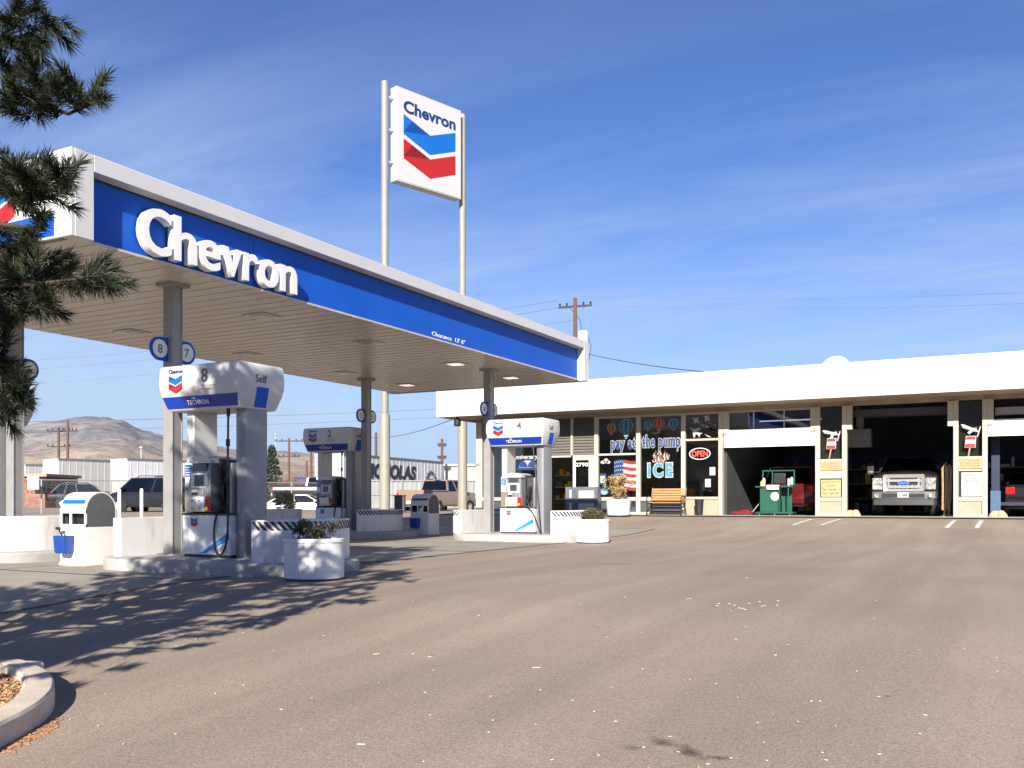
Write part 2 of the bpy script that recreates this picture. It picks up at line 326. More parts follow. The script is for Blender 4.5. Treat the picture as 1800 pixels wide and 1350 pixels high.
# ---------------------------------------------------------------- hills
def make_hills():
    prof = [(-400, 95), (-100, 112), (0, 122), (50, 131), (100, 139), (150, 146), (185, 146), (215, 140), (250, 123), (290, 110), (340, 100), (390, 92), (430, 84), (470, 84), (520, 84), (560, 78), (640, 62), (720, 48), (800, 36), (1000, 20), (1400, 10)]
    def pf(u):
        for (a, p), (c, q) in zip(prof, prof[1:]):
            if u <= c: return p+(q-p)*max(0, (u-a)/(c-a))
        return 10
    nu, nr = 260, 34; b = MB()
    for j in range(nr):
        r = 1500+j*110
        for i in range(nu):
            u = -400+i*1800/nu; x, y = on_d(u, r); k = j/(nr-1)
            e = math.sin(min(1, k*1.12)*PI/2)**1.5
            rid = noise.fractal((x*.0016, y*.0016, 3), 1.0, 2.2, 7)
            rg = 1-abs(noise.fractal((x*.0042, y*.0042, 9), .9, 2.1, 6))*2; h = pf(u)*r/F*e*(1+.02*rid)+32*rid*k*(1-k)*2.4+26*rg*k*(1.3-k)+6*noise.noise((x*.012, y*.012, 0))*k
            if k > .96: h -= 60*(k-.96)/.04
            b.v.append((x, y, max(h, -3)))
    b.f = [[j*nu+i, j*nu+i+1, (j+1)*nu+i+1, (j+1)*nu+i] for j in range(nr-1) for i in range(nu-1)]
    m = mat('hill_scrub', (.26, .205, .15), .95, c2=(.42, .335, .24), scale=.0045, det=12, thr=(.42, .62))
    t = m.node_tree; bs = t.nodes['Principled BSDF']; r = [n for n in t.nodes if n.type == 'VALTORGB'][0]
    g = t.nodes.new('ShaderNodeNewGeometry'); sp = t.nodes.new('ShaderNodeSeparateXYZ'); t.links.new(g.outputs['Position'], sp.inputs[0])
    mr = t.nodes.new('ShaderNodeMapRange'); mr.inputs[1].default_value = 110; mr.inputs[2].default_value = 260; t.links.new(sp.outputs[2], mr.inputs[0])
    mi = t.nodes.new('ShaderNodeMix'); mi.data_type = 'RGBA'; t.links.new(mr.outputs[0], mi.inputs[0]); t.links.new(r.outputs[0], mi.inputs[6])
    n3 = t.nodes.new('ShaderNodeTexNoise'); n3.inputs['Scale'].default_value = .009; n3.inputs['Detail'].default_value = 10; t.links.new(t.nodes['Texture Coordinate'].outputs['Object'], n3.inputs['Vector'])
    r3 = t.nodes.new('ShaderNodeValToRGB'); r3.color_ramp.elements[0].position = .42; r3.color_ramp.elements[1].position = .62; r3.color_ramp.elements[0].color = (.15, .15, .165, 1); r3.color_ramp.elements[1].color = (.29, .26, .235, 1)
    t.links.new(n3.outputs[0], r3.inputs[0]); t.links.new(r3.outputs[0], mi.inputs[7]); t.links.new(mi.outputs[2], bs.inputs['Base Color'])
    bp = t.nodes.new('ShaderNodeBump'); bp.inputs['Strength'].default_value = 1; bp.inputs['Distance'].default_value = 16
    n4 = t.nodes.new('ShaderNodeTexNoise'); n4.inputs['Scale'].default_value = .014; n4.inputs['Detail'].default_value = 8; n4.inputs['Distortion'].default_value = .8; t.links.new(t.nodes['Texture Coordinate'].outputs['Object'], n4.inputs['Vector']); t.links.new(n4.outputs[0], bp.inputs['Height']); t.links.new(bp.outputs[0], bs.inputs['Normal'])
    b.build('hills', m, kind='structure')
make_hills()

# ---------------------------------------------------------------- canopy
CX1, CX0, CY0, CY1, CZ0, CZ1 = -9.72, -16.0, 7.24, 22.6, 4.11, 5.12
ROWS = [(9.65, 0.0, 0.0), (19.45, -.25, .02)]     # centre y, x shift, ground z
KH = .165
cn = thing('station_canopy', 'long flat canopy on steel columns with a blue stripe and raised white lettering', 'canopy', (-12.8, 14.9, 0))
def make_canopy():
    # recessed blue fascia wall, roof slab, white trim
    rc = .21
    b = MB(); b.box(CX0+rc, CX1-rc, CY0+rc, CY1-rc, CZ0+.02, CZ1-.05); b.build('roof_deck', LTGREY, cn, True)
    # soffit of long metal panels with grooves: panels run across (x direction)
    b = MB(); y = CY0+.16; i = 0
    while y < CY1-.16:
        y2 = min(y+.30, CY1-.16); b.box(CX0+.16, CX1-.17, y+.008, y2-.008, CZ0-.012, CZ0+.018); b.box(CX0+.16, CX1-.17, y2-.008, y2+.008, CZ0-.019, CZ0+.012); y = y2
    b.build('soffit', SOFF, cn, True, smooth=False)
    b = MB(); b.m(BLUE)
    n = 5; L = (CY1-CY0-.44)/n
    for i in range(n):
        y = CY0+.22+L*i; b.box(CX1-.21, CX1-.20+.0, y+.003, y+L-.003, CZ0, CZ1-.20)
    b.box(CX0+.20, CX0+.21, CY0+.22, CY1-.22, CZ0, CZ1-.20)
    b.build('blue_fascia', None, cn, True)
    b = MB()   # white trim band along the top, both long sides; corner blocks
    b.box(CX1-.22, CX1, CY0+.31, CY1-.31, CZ1-.205, CZ1); b.box(CX0, CX0+.22, CY0+.31, CY1-.31, CZ1-.205, CZ1)
    b.build('top_trim', WPAN, cn, True, bevel=.008)
    for (y0, y1) in ((CY0+.05, CY0+.308), (CY1-.308, CY1-.05)):
        for (x0, x1) in ((CX1-.22, CX1), (CX0, CX0+.22)):
            b = MB(); b.box(x0, x1, y0, y1, CZ0-.03, CZ1+.001); b.build('corner_block', WPAN, cn, True, bevel=.006)
    # end faces: white panels
    for (y0, y1, ys) in ((CY0, CY0+.05, -1), (CY1-.05, CY1, 1)):
        b = MB(); x = CX0
        for i in range(4): b.box(x+.002, x+1.566, y0, y1, CZ0-.03, CZ1+.002); x += 1.57
        b.build('end_fascia', WPAN, cn, True, bevel=.005)
    b = MB(); b.box(CX0+.5, CX1-.31, CY0-.006, CY0-.001, CZ0+.0, CZ0+.27); b.build('end_blue_band', mat('bright_blue', (.008, .09, .45), .4, var=.04), cn, True)
    emblem(cn, T(-11.15, CY0-.004, CZ0+.18) @ FRONT, .75, .7, True)
    b = MB()   # thin black strip painted as the shadow line under top trim
    b.box(CX1-.212, CX1-.195, CY0+.31, CY1-.31, CZ1-.235, CZ1-.207); b.build('trim_shade_strip', DARK, cn, True)
    # columns
    for (yc, dx_, g) in ROWS:
        for xc in (-10.72, -14.35):
            xc += dx_; w = .095; b = MB()
            b.box(xc-w, xc+w, yc-w, yc-w+.02, g+KH-.02, CZ0-.02); b.box(xc-w, xc+w, yc+w-.02, yc+w, g+KH-.02, CZ0-.02); b.box(xc-w+.01, xc+w-.01, yc-w+.02, yc+w-.02, g+KH-.02, CZ0-.02)
            b.box(xc-.17, xc+.17, yc-.17, yc+.17, CZ0-.06, CZ0-.014); b.box(xc-.16, xc+.16, yc-.16, yc+.16, g+KH-.01, g+KH+.02)
            c = b.build('column', STEEL, cn, True, bevel=.004)
            num = {(0, 0): ('8', '7'), (0, 1): ('6', '5'), (1, 0): ('4', '3'), (1, 1): ('2', '1')}[(0 if g == 0 else 1, 0 if xc > -12.5 else 1)]
            for k, sg in enumerate((-1, 1)):
                zc = 3.13; yy = yc+sg*(.095+.15); p = []
                for i in range(15):
                    a = -PI/2+PI*i/14; p.append((sg*(math.cos(a)*.17), math.sin(a)*.17))
                p += [(-sg*.15, .17), (-sg*.15, -.17)]
                b = MB(); b.m(BLUE); b.prism(p, -.012, .012, T(xc, yy, zc) @ SIDE)
                b.m(WHITE); b.prism([(math.cos(a*PI/12)*.13, math.sin(a*PI/12)*.13) for a in range(24)], .012, .016, T(xc, yy, zc) @ SIDE)
                d = b.build('number_plate', None, cn, True)
                text('numeral', num[k], .13, GREYT, d, T(xc+.0165, yy, zc-.065) @ SIDE, world=True, bold=.01)
    # soffit light fixtures
    lit = {(0, 3), (0, 4), (1, 4)}
    for i, x in enumerate((-11.2, -14.4)):
        for j, y in enumerate((9.0, 12.0, 15.0, 18.3, 21.0)):
            b = MB(); b.m(SOFF); b.box(x-.24, x+.24, y-.24, y+.24, CZ0-.028, CZ0-.0195); l = b.build('canopy_light', None, cn, True)
            b = MB(); b.box(x-.15, x+.15, y-.15, y+.15, CZ0-.036, CZ0-.0285)
            b.build('lens', emis('lit_lens', (1, .9, .75), .45) if (i, j) in lit else mat('lamp_lens', (.35, .35, .33), .2), l, True)
    # raised letters
    FACE = mat('letter_face', (.80, .80, .78), .35, var=.03); 
    tot = 2.98; gl = 'Chevron'; adv = [.53, .44, .44, .42, .33, .45, .42]; sc = tot/sum(adv); y = 8.27
    for ch, a in zip(gl, adv):
        wd = a*sc*(.90 if ch != 'r' else .86)
        text('raised_letter', ch, .60, FACE, cn, T(CX1-.10, y+a*sc/2, CZ0+.055) @ SIDE, width=wd, depth=.13, bold=.016, world=True); y += a*sc
    text('clearance_text', "Clearance  13' 6\"", .085, WHITE, cn, T(CX1-.197, 15.95, CZ0+.07) @ SIDE, width=1.25, world=True, bold=.01)
make_canopy()

# ---------------------------------------------------------------- islands, guards
def rrect(x0, x1, y0, y1, r, n=8):
    p = []
    for (cx, cy, a0) in ((x1-r, y1-r, 0), (x0+r, y1-r, PI/2), (x0+r, y0+r, PI), (x1-r, y0+r, 1.5*PI)):
        for i in range(n+1): a = a0+PI/2*i/n; p.append((cx+r*math.cos(a), cy+r*math.sin(a)))
    return p
def island(x0, x1, yc, g):
    o = rrect(x0, x1, yc-1.05, yc+1.05, .85)
    i1 = rrect(x0+.015, x1-.015, yc-1.035, yc+1.035, .84); i2 = rrect(x0+.035, x1-.035, yc-1.015, yc+1.015, .82); i3 = rrect(x0+.14, x1-.14, yc-.91, yc+.91, .72)
    b = MB(); b.rings([[(x, y, g-.15) for x, y in o], [(x, y, g+KH-.03) for x, y in o], [(x, y, g+KH-.008) for x, y in i1], [(x, y, g+KH) for x, y in i2], [(x, y, g+KH+.001) for x, y in i3]])
    b.build('pump_island', CONC, kind='structure')
STR = mat('stripe_dark', (.035, .04, .055), .6, var=.2)
GW = mat('guard_paint', (.70, .68, .65), .5, c2=(.42, .35, .28), scale=2.2, thr=(.52, .86), stretch=(3, 3, .5), det=8)
def guard(x, y, z, flip, label, bulge=.5, half=.76, H=.54, stripes=True, s0=0, s1=1):
    g = thing('island_guard', label, 'guard rail', (x, y, z), PI if flip else 0, 'curved white guards at the island ends')
    pts = [(0, -half), (.02, -half-.02)]
    for i in range(21): a = -PI/2+PI*i/20; pts.append((.04+bulge*math.cos(a)**.8 if abs(math.cos(a)) > 1e-6 else .04, (half+.02)*math.sin(a)))
    pts += [(0, half)]
    th = .03; b = MB()
    outer = pts; cen = (.0, 0)
    def off(p, d):
        v = Vector(p)-Vector((.1, 0)); return tuple(Vector(p)-v.normalized()*d)
    inner = [off(p, .035) for p in pts]
    b.rings([[(p[0], p[1], 0) for p in inner], [(p[0], p[1], 0) for p in outer], [(p[0], p[1], H-.01) for p in outer], [(*off(p, .006), H) for p in pts], [(p[0], p[1], H) for p in inner], [(p[0], p[1], H-.06) for p in inner]], cap=False)
    b.add([(p[0], p[1], H-.06) for p in inner], [tuple(range(len(inner)))])
    b.build('shell', GW, g)
    if stripes:
        L = [0]; 
        for p, q in zip(pts, pts[1:]): L.append(L[-1]+(Vector(q)-Vector(p)).length)
        def at(l):
            l = min(max(l, 0), L[-1]-1e-4)
            for i in range(len(L)-1):
                if l <= L[i+1]:
                    k = (l-L[i])/(L[i+1]-L[i]); p = Vector(pts[i]).lerp(Vector(pts[i+1]), k); d = (Vector(pts[i+1])-Vector(pts[i])).normalized(); return p.x+d.y*.004, p.y-d.x*.004
        b = MB(); l = .03+s0*L[-1]
        while l < L[-1]*s1-.15:
            for k in range(6):
                za = H-.13+.11*k/6; zb = H-.13+.11*(k+1)/6; sh = -.10
                q = []
                for (ll, z_, kk_) in ((l, za, k/6), (l+.05, za, k/6), (l+.05, zb, (k+1)/6), (l, zb, (k+1)/6)):
                    px, py = at(ll+.10+sh*kk_ if not flip else ll+sh*-kk_); q.append((px, py, z_))
                b.add(q, [(0, 1, 2, 3)])
            l += .085
        b.build('hazard_stripes', STR, g, smooth=False)
    return g
# ---------------------------------------------------------------- dispensers
VAL = mat('valance_white', (.56, .56, .54), .38, var=.04, scale=2)
STK = mat('sticker_blue', (.008, .13, .42), .4)
SCR = mat('display_screen', (.05, .06, .07), .15)
BODYW = mat('cabinet_white', (.72, .72, .72), .35, var=.05, scale=2)
STRIPEB = mat('cabinet_blue_stripe', (.012, .16, .42), .4, c2=(.03, .24, .50), scale=3)
PRINT = mat('faint_print', (.45, .40, .38), .6)
def dispenser(num, label, x, y, z, variant=0):
    d = thing('fuel_dispenser', label, 'fuel pump', (x, y, z), 0, 'fuel dispensers under the canopy')
    b = MB(); b.m(CHAR); b.box(-.44, .44, -.28, .28, 0, .04); b.m(BODYW); b.box(-.45, .45, -.3, .3, .04, .585); b.m(CHAR); b.box(-.46, .46, -.315, .315, .585, .61)
    b.build('cabinet', None, d, bevel=.008)
    b = MB()
    b.prism([(-.10, 0), (.0, 0), (.43, .19), (.43, .30)], 0, .003, T(0, -.302, .06) @ FRONT); b.build('blue_stripe', STRIPEB, d, smooth=False)
    emblem(d, T(-.22, -.303, .42) @ FRONT, .12, .13)
    for i in range(2):
        b = MB(); b.box(-.36, -.26, -.304, -.301, .09+i*.03, .10+i*.03); b.build('small_print', PRINT, d)
    if variant == 0:
        b = MB(); b.m(PRINT); b.rings([[(.33+r*math.cos(a*PI/10), -.304, .12+r*math.sin(a*PI/10)) for a in range(20)] for r in (.055, .062)], cap=False); b.build('round_seal', None, d)
    # upper chassis
    b = MB(); b.m(TAUPE); b.box(-.45, -.29, -.26, .26, .61, .97); b.m(BODYW); b.box(-.45, -.29, -.255, .255, .97, 1.32); b.m(CHAR); b.box(.17, .45, -.12, .12, .61, 1.30); b.box(-.29, .17, -.2, .2, .61, 1.36)
    b.m(SILVER); b.box(.40, .445, -.26, .26, .61, 1.30)
    b.build('chassis', None, d, bevel=.006)
    b = MB(); b.m(SILVER)   # curved electronics head
    prof = [(-.30, .63), (-.34, .70), (-.36, .95), (-.34, 1.20), (-.31, 1.30)]
    for i in range(len(prof)-1):
        (y0, z0), (y1, z1) = prof[i], prof[i+1]
        ws = [(-.28, .16), (-.285, .165), (-.27, .15), (-.25, .13), (-.24, .12)]
        a, c = ws[i], ws[i+1]
        b.add([(a[0], y0, z0), (a[1], y0, z0), (c[1], y1, z1), (c[0], y1, z1), (a[0], -.2, z0), (a[1], -.2, z0), (c[1], -.2, z1), (c[0], -.2, z1)], [(0, 1, 2, 3), (4, 0, 3, 7), (1, 5, 6, 2)])
    b.build('electronics_head', None, d, smooth=False)
    b = MB(); pts = []
    for i in range(11):
        a = PI*i/10; pts.append((-.06-.21*math.cos(a), 1.30+.11*math.sin(a)**.7 if 0 < i < 10 else 1.30))
    b.prism(pts, -.36, .2, Matrix(((1, 0, 0, 0), (0, 0, 1, 0), (0, 1, 0, 0), (0, 0, 0, 1)))); b.build('hood', LTGREY, d)
    b = MB(); b.box(-.20, .06, -.352, -.3, 1.19, 1.29); b.build('price_display', SCR, d, bevel=.004)
    b = MB(); b.m(BODYW); b.box(-.21, .09, -.366, -.30, .96, 1.16); b.m(SCR); b.box(-.15, .03, -.369, -.35, .985, 1.14); b.m(LTGREY)
    for i in range(4): b.box(-.20, -.165, -.370, -.36, .985+i*.042, 1.01+i*.042); b.box(.045, .08, -.370, -.36, .985+i*.042, 1.01+i*.042)
    b.build('screen', None, d, smooth=False)
    b = MB(); b.m(DARK); b.box(-.20, -.10, -.372, -.33, .865, .895); b.m(LTGREY); b.box(-.20, -.10, -.368, -.33, .90, .94); b.box(.0, .1, -.366, -.33, .86, .95)
    b.m(DARK)
    for i in range(3):
        for j in range(3): b.box(.01+i*.03, .03+i*.03, -.369, -.36, .87+j*.026, .888+j*.026)
    b.build('card_reader', None, d, smooth=False)
    b = MB(); b.m(BODYW); b.box(-.27, .03, -.357, -.30, .635, .84); b.m(RED); b.box(.035, .155, -.358, -.30, .635, .84)
    b.build('grade_panel', None, d, bevel=.004)
    for i, xx in enumerate((-.20, -.07, .08)):
        b = MB(); b.m(YEL); b.lathe([(.027, 0), (.027, .012), (.02, .016)], n=14, M=T(xx, -.358, .675) @ FRONT); b.m(DARK); b.box(xx-.02, xx+.02, -.362, -.357, .775, .79)
        b.build('grade_button', None, d)
    b = MB(); b.m(STK); b.box(-.435, -.315, -.263, -.256, 1.12, 1.29); b.m(WHITE)
    for i in range(4): b.box(-.42, -.35+.01*(i % 2), -.265, -.262, 1.14+i*.035, 1.148+i*.035)
    b.build('sticker', None, d, smooth=False)
    # towers
    b = MB(); b.m(LTGREY); b.box(-.45, -.31, -.22, .22, 1.32, 2.05); b.build('left_tower', None, d, bevel=.012)
    b = MB(); b.rings([[(.45, .2, z_), (.45, -.17, z_), (.465, -.2, z_), (.50, -.215, z_), (.60, -.215, z_), (.635, -.2, z_), (.65, -.17, z_), (.65, .2, z_)] for z_ in (0, 2.05)]); b.build('right_tower', SILVER, d)
    # nozzle and hose
    b = MB(); b.m(DARK); b.box(.24, .30, -.27, -.13, .80, 1.02); b.box(.235, .305, -.20, -.12, .98, 1.10); b.tube([(.27, -.27, .82), (.27, -.33, .90), (.27, -.30, 1.0), (.27, -.22, 1.03)], .014); b.tube([(.27, -.25, .84), (.27, -.2, .72), (.27, -.16, .66)], .016)
    b.build('nozzle', None, d, bevel=.008)
    b = MB()
    if variant == 0:
        h = [(.42, -.30, 2.03), (.425, -.31, 1.75), (.43, -.32, 1.3), (.44, -.33, .9), (.45, -.34, .5), (.43, -.35, .22), (.37, -.36, .07), (.28, -.36, .06), (.21, -.35, .18), (.19, -.33, .42), (.22, -.31, .62), (.27, -.29, .78)]
    else:
        h = [(.42, -.30, 2.03), (.46, -.31, 1.6), (.54, -.33, 1.0), (.60, -.36, .5), (.64, -.36, .10), (.66, -.34, .02), (.62, -.35, .05), (.55, -.36, .25), (.42, -.35, .5), (.26, -.33, .62), (.22, -.32, .70), (.26, -.30, .80)]
    P = []
    for i in range(len(h)-1):
        a, c = Vector(h[i]), Vector(h[i+1]); p0 = Vector(h[max(i-1, 0)]); p3 = Vector(h[min(i+2, len(h)-1)])
        for k in range(5):
            q = k/5; P.append(.5*((2*a)+(-p0+c)*q+(2*p0-5*a+4*c-p3)*q*q+(-p0+3*a-3*c+p3)*q**3))
    P.append(Vector(h[-1])); b.m(DARK); b.tube(P, .0145); b.tube([(.42, -.30, 2.04), (.42, -.30, 1.93)], .025); b.tube([(.427, -.315, 1.62), (.427, -.315, 1.52)], .028)
    b.build('hose', None, d)
    # sign box
    def ring(i, z_, r=.014): 
        return [(px, py, z_) for px, py in rrect(-.75+i*.55, .75-i*.55, -.45+i*.8, .45-i*.8, r, 2)]
    b = MB(); b.rings([ring(.17, 2.035), ring(.14, 2.04), ring(.12, 2.06), ring(.04, 2.23), ring(.008, 2.34), ring(0, 2.42), ring(.012, 2.60), ring(.025, 2.64), ring(.05, 2.655)])
    v = b.build('valance', VAL, d)
    b = MB(); a0, a1 = ((-.45+.115*.8-.004), 2.065), ((-.45+.04*.8-.004), 2.225)
    b.add([(-.665, a0[0], a0[1]), (.655, a0[0], a0[1]), (.70, a1[0], a1[1]), (-.71, a1[0], a1[1])], [(0, 1, 2, 3)]); b.build('blue_band', mat('band_blue', (.003, .035, .30), .4, var=.04), v, smooth=False)
    tilt = Matrix.Rotation(math.atan2(.075*.8, .165)-.0, 4, 'X')
    text('fuel_additive_text', 'TECHRON', .065, WHITE, v, T(-.02, -.416, 2.105) @ Matrix.Rotation(.36, 4, 'X') @ FRONT, width=.40, bold=.008, space=1.12)
    text('with_text', 'with', .03, WHITE, v, T(-.10, -.428, 2.178) @ Matrix.Rotation(.36, 4, 'X') @ FRONT, bold=.02)
    emblem(v, T(-.42, -.452, 2.28) @ FRONT, .26, .24)
    text('brand_text', 'Chevron', .06, NAVY, v, T(-.42, -.451, 2.545) @ FRONT, width=.27, bold=.015)
    text('numeral', num, .19, GREYT, v, T(.13, -.452, 2.40) @ FRONT, bold=.008)
    text('small_print', 'Out of service', .022, PRINT, v, T(.20, -.452, 2.345) @ FRONT, width=.28); text('small_print', 'No smoking', .022, PRINT, v, T(.17, -.452, 2.30) @ FRONT, width=.22)
    text('service_text', 'Self', .11, GREYT, v, T(.7525, -.02, 2.40) @ SIDE, bold=.01)
    b = MB(); b.add([(.690, -.10, 2.062), (.690, .13, 2.062), (.732, .13, 2.232), (.732, -.10, 2.232), (.750, .13, 2.335), (.750, -.10, 2.335)], [(0, 1, 2, 3), (3, 2, 4, 5)]); b.build('blue_square', BLUE, v, smooth=False)
    return d
for r, (yc, dxx, g) in enumerate(ROWS):
    near = r == 0
    island(-11.45+dxx, (-7.72 if near else -8.32), yc, g); island(-17.2+dxx, -13.05+dxx, yc, g)
    dispenser('8' if near else '4', 'fuel pump whose white sign box reads 8, nearest the camera beside the round white planter' if near else 'sunlit fuel pump reading 4 in front of the shop windows', -9.75+dxx*1.2, yc, g+KH, 0 if near else 1)
    dispenser('6' if near else '2', 'fuel pump on the near left island, half hidden behind the pine boughs and column' if near else 'shaded fuel pump reading 2 under the far end of the canopy', -15.22+dxx*1.4, yc, g+KH, 0)
guard(-8.42, 9.65, KH, False, 'shaded white guard with dark hazard stripes directly behind the near round planter', .52, .82)
guard(-11.0, 9.65, KH, True, 'sunlit white guard without stripes right of the near arched windscreen service bin', .38, .66, stripes=False)
guard(-13.95, 9.65, KH, False, 'cream white guard left of the near service bin, cut by the left picture edge', .45, .74, stripes=False)
guard(-8.95, 19.45, .185, False, 'sunlit white guard with hazard stripes behind the far round planter', .46, .8)
guard(-11.35, 19.45, .185, True, 'rust-stained white guard with two faint stripes left of the pump reading 4', .38, .66, s0=.76)
guard(-14.3, 19.45, .185, False, 'shaded striped guard between the pump reading 2 and the far service bin', .52, .8)
guard(-17.3, 19.45, .185, True, 'small shaded guard at the left end of the island of the pump reading 2', .4, .66)

# ---------------------------------------------------------------- service bins
def service_bin(x, y, z, label, rz=0, towel=False):
    d = thing('service_bin', label, 'bin', (x, y, z), rz, 'windscreen service bins')
    W, D = .28, .26
    b = MB(); b.m(WHITE); b.box(-W-.015, W+.015, -D-.015, D+.015, 0, .04); b.box(-W, W, -D, D, .04, .56); b.build('lower_box', None, d, bevel=.006)
    prof = [(-D, .56), (-D, .80)]
    for i in range(1, 12): a = PI-PI*i/12; prof.append((D*math.cos(a), .80+.27*math.sin(a)))
    prof += [(D, .80), (D, .56)]
    b = MB(); GS = mat('grey_side_panel', (.10, .10, .105), .5)
    for sx in (-1, 1):   # side panels, grey
        b = MB()
        x0 = sx*(W-.012); b.m(GS); b.add([(x0, p, q) for p, q in prof]+[(sx*(W-.002), p, q) for p, q in prof], [tuple(range(len(prof))), tuple(range(2*len(prof)-1, len(prof)-1, -1))]+[(i, (i+1) % len(prof), len(prof)+(i+1) % len(prof), len(prof)+i) for i in range(len(prof))])
        b.build('side_panel', None, d, smooth=False)
    b = MB(); # arched shell sheet from front above the openings over to the back
    sh = prof[1:]; ext = [(p, q) for p, q in sh]
    n = len(ext); vs = [(-W, p, q) for p, q in ext]+[(W, p, q) for p, q in ext]
    ins = [(-W, p*.94, .80+(q-.80)*.94 if q > .8 else q) for p, q in ext]+[(W, p*.94, .80+(q-.80)*.94 if q > .8 else q) for p, q in ext]
    b.add(vs, [(i, i+n, i+n+1, i+1) for i in range(n-1)]); b.add(ins, [(i+1, i+n+1, i+n, i) for i in range(n-1)])
    b.add([vs[0], vs[n], ins[n], ins[0]], [(0, 1, 2, 3)])
    b.add([vs[i] for i in range(n)]+[ins[i] for i in range(n)], [(i, i+1, n+i+1, n+i) for i in range(n-1)]); b.add([vs[i+n] for i in range(n)]+[ins[i+n] for i in range(n)], [(i+1, i, n+i, n+i+1) for i in range(n-1)])
    b.build('arched_hood', WHITE, d)
    b = MB(); b.box(-W, -W+.03, -D-.003, -D+.02, .56, .80); b.box(W-.03, W, -D-.003, -D+.02, .56, .80); b.box(-.07, -.04, -D-.003, -D+.02, .56, .80); b.box(-W, W, -D-.004, -D+.02, .76, .83); b.box(-W, W, -D-.004, -D+.02, .56, .60); b.build('front_frame', WHITE, d)
    b = MB(); b.box(-W+.013, W-.013, -D+.12, D-.02, .565, .79); b.build('cavity_shade_block', DARK, d)  # black block put in for the shade inside the bin
    b = MB(); a = PI-.62; b.box(-.235, .235, -.004, .004, -.03, .03, T(0, -D*.925, .80+.27*.47) @ Matrix.Rotation(-.5, 4, 'X')); b.build('blue_label', STK, d)
    text('label_text', 'Chevron', .03, WHITE, d, T(.16, -D*.945-.003, .80+.27*.42) @ Matrix.Rotation(-.5, 4, 'X') @ FRONT)
    b = MB(); bl = mat('bucket_blue', (.01, .06, .32), .4)
    b.rings([[(px, py, q) for px, py in rrect(-.19-k, .03+k, -D-.17-k, -D-.004, .02, 3)] for q, k in ((.18, -.012), (.21, 0), (.42, .012), (.435, .016))], cap=False); b.add([(px, py, .42) for px, py in rrect(-.19, .03, -D-.17, -D-.01, .02, 3)], [tuple(range(16))])
    b.add([(px, py, .18) for px, py in rrect(-.18, .02, -D-.158, -D-.01, .02, 3)], [tuple(range(16))]); b.build('washer_bucket', bl, d)
    if not towel:
        b = MB(); b.tube([(-.10, -D-.08, .40), (-.17, -D-.11, .54)], .012); b.box(-.21, -.13, -D-.13, -D-.10, .52, .56); b.build('squeegee', DARK, d)
    else:
        b = MB(); b.add([(-.02, -D-.01, .57), (.12, -D-.02, .56), (.13, -D+.02, .78), (.02, -D-.005, .70)], [(0, 1, 2, 3)]); b.add([(.0, -D-.012, .55), (.10, -D-.03, .50), (.12, -D-.02, .56)], [(0, 1, 2)]); b.build('paper_towel', WHITE, d)
    return d
service_bin(-11.97, 9.2, gz(9.2)+.006, 'arched white service bin with a blue washer bucket, near left between two islands', 0)
service_bin(-13.62, 20.7, gz(20.7)+.006, 'shaded arched service bin with a hanging paper towel, right of the pump reading 2', 0, True)

# ---------------------------------------------------------------- foliage helpers
def needle_mesh(tufts, mb, nper=70, L=.11, wd=.0026):
    for (p, d, ln, q) in tufts:
        p = Vector(p); d = Vector(d).normalized(); sd = d.orthogonal().normalized(); s2 = d.cross(sd)
        for i in range(int(nper*q)):
            a = random.uniform(0, 2*PI); k = random.random(); f = random.uniform(.25, 1.0)+.9*k*k
            nd = (d*f+(sd*math.cos(a)+s2*math.sin(a))*random.uniform(.55, 1)).normalized()
            l = L*random.uniform(.7, 1.15); o = p+d*ln*k; e = o+nd*l+Vector((0, 0, -.006)); c = nd.cross(Vector((random.uniform(-1, 1), random.uniform(-1, 1), random.uniform(-1, 1)))).normalized()*wd
            m_ = o.lerp(e, .5)+Vector((0, 0, .003)); mb.add([tuple(o-c), tuple(o+c), tuple(m_+c), tuple(e), tuple(m_-c)], [(0, 1, 2, 3, 4)])
def leafball(mb, cx, cy, cz, rx, ry, rz, n, sz, droop=0):
    for i in range(n):
        while True:
            v = Vector((random.uniform(-1, 1), random.uniform(-1, 1), random.uniform(-1, 1)))
            if v.length < 1: break
        p = Vector((cx+v.x*rx, cy+v.y*ry, cz+v.z*rz)); a = Vector((random.gauss(0, 1), random.gauss(0, 1), random.gauss(0, 1)+.4)).normalized(); b_ = a.orthogonal().normalized(); l = sz*random.uniform(.6, 1.3)
        mb.add([tuple(p), tuple(p+a*l*.5+b_*l*.22), tuple(p+a*l), tuple(p+a*l*.5-b_*l*.22)], [(0, 1, 2, 3)])
BARK = mat('pine_bark', (.05, .036, .028), .9, var=.35, scale=12, bump=.6, bscale=30)
NEED = mat('pine_needles', (.012, .021, .010), .6, c2=(.048, .056, .018), scale=3.5, thr=(.40, .74))
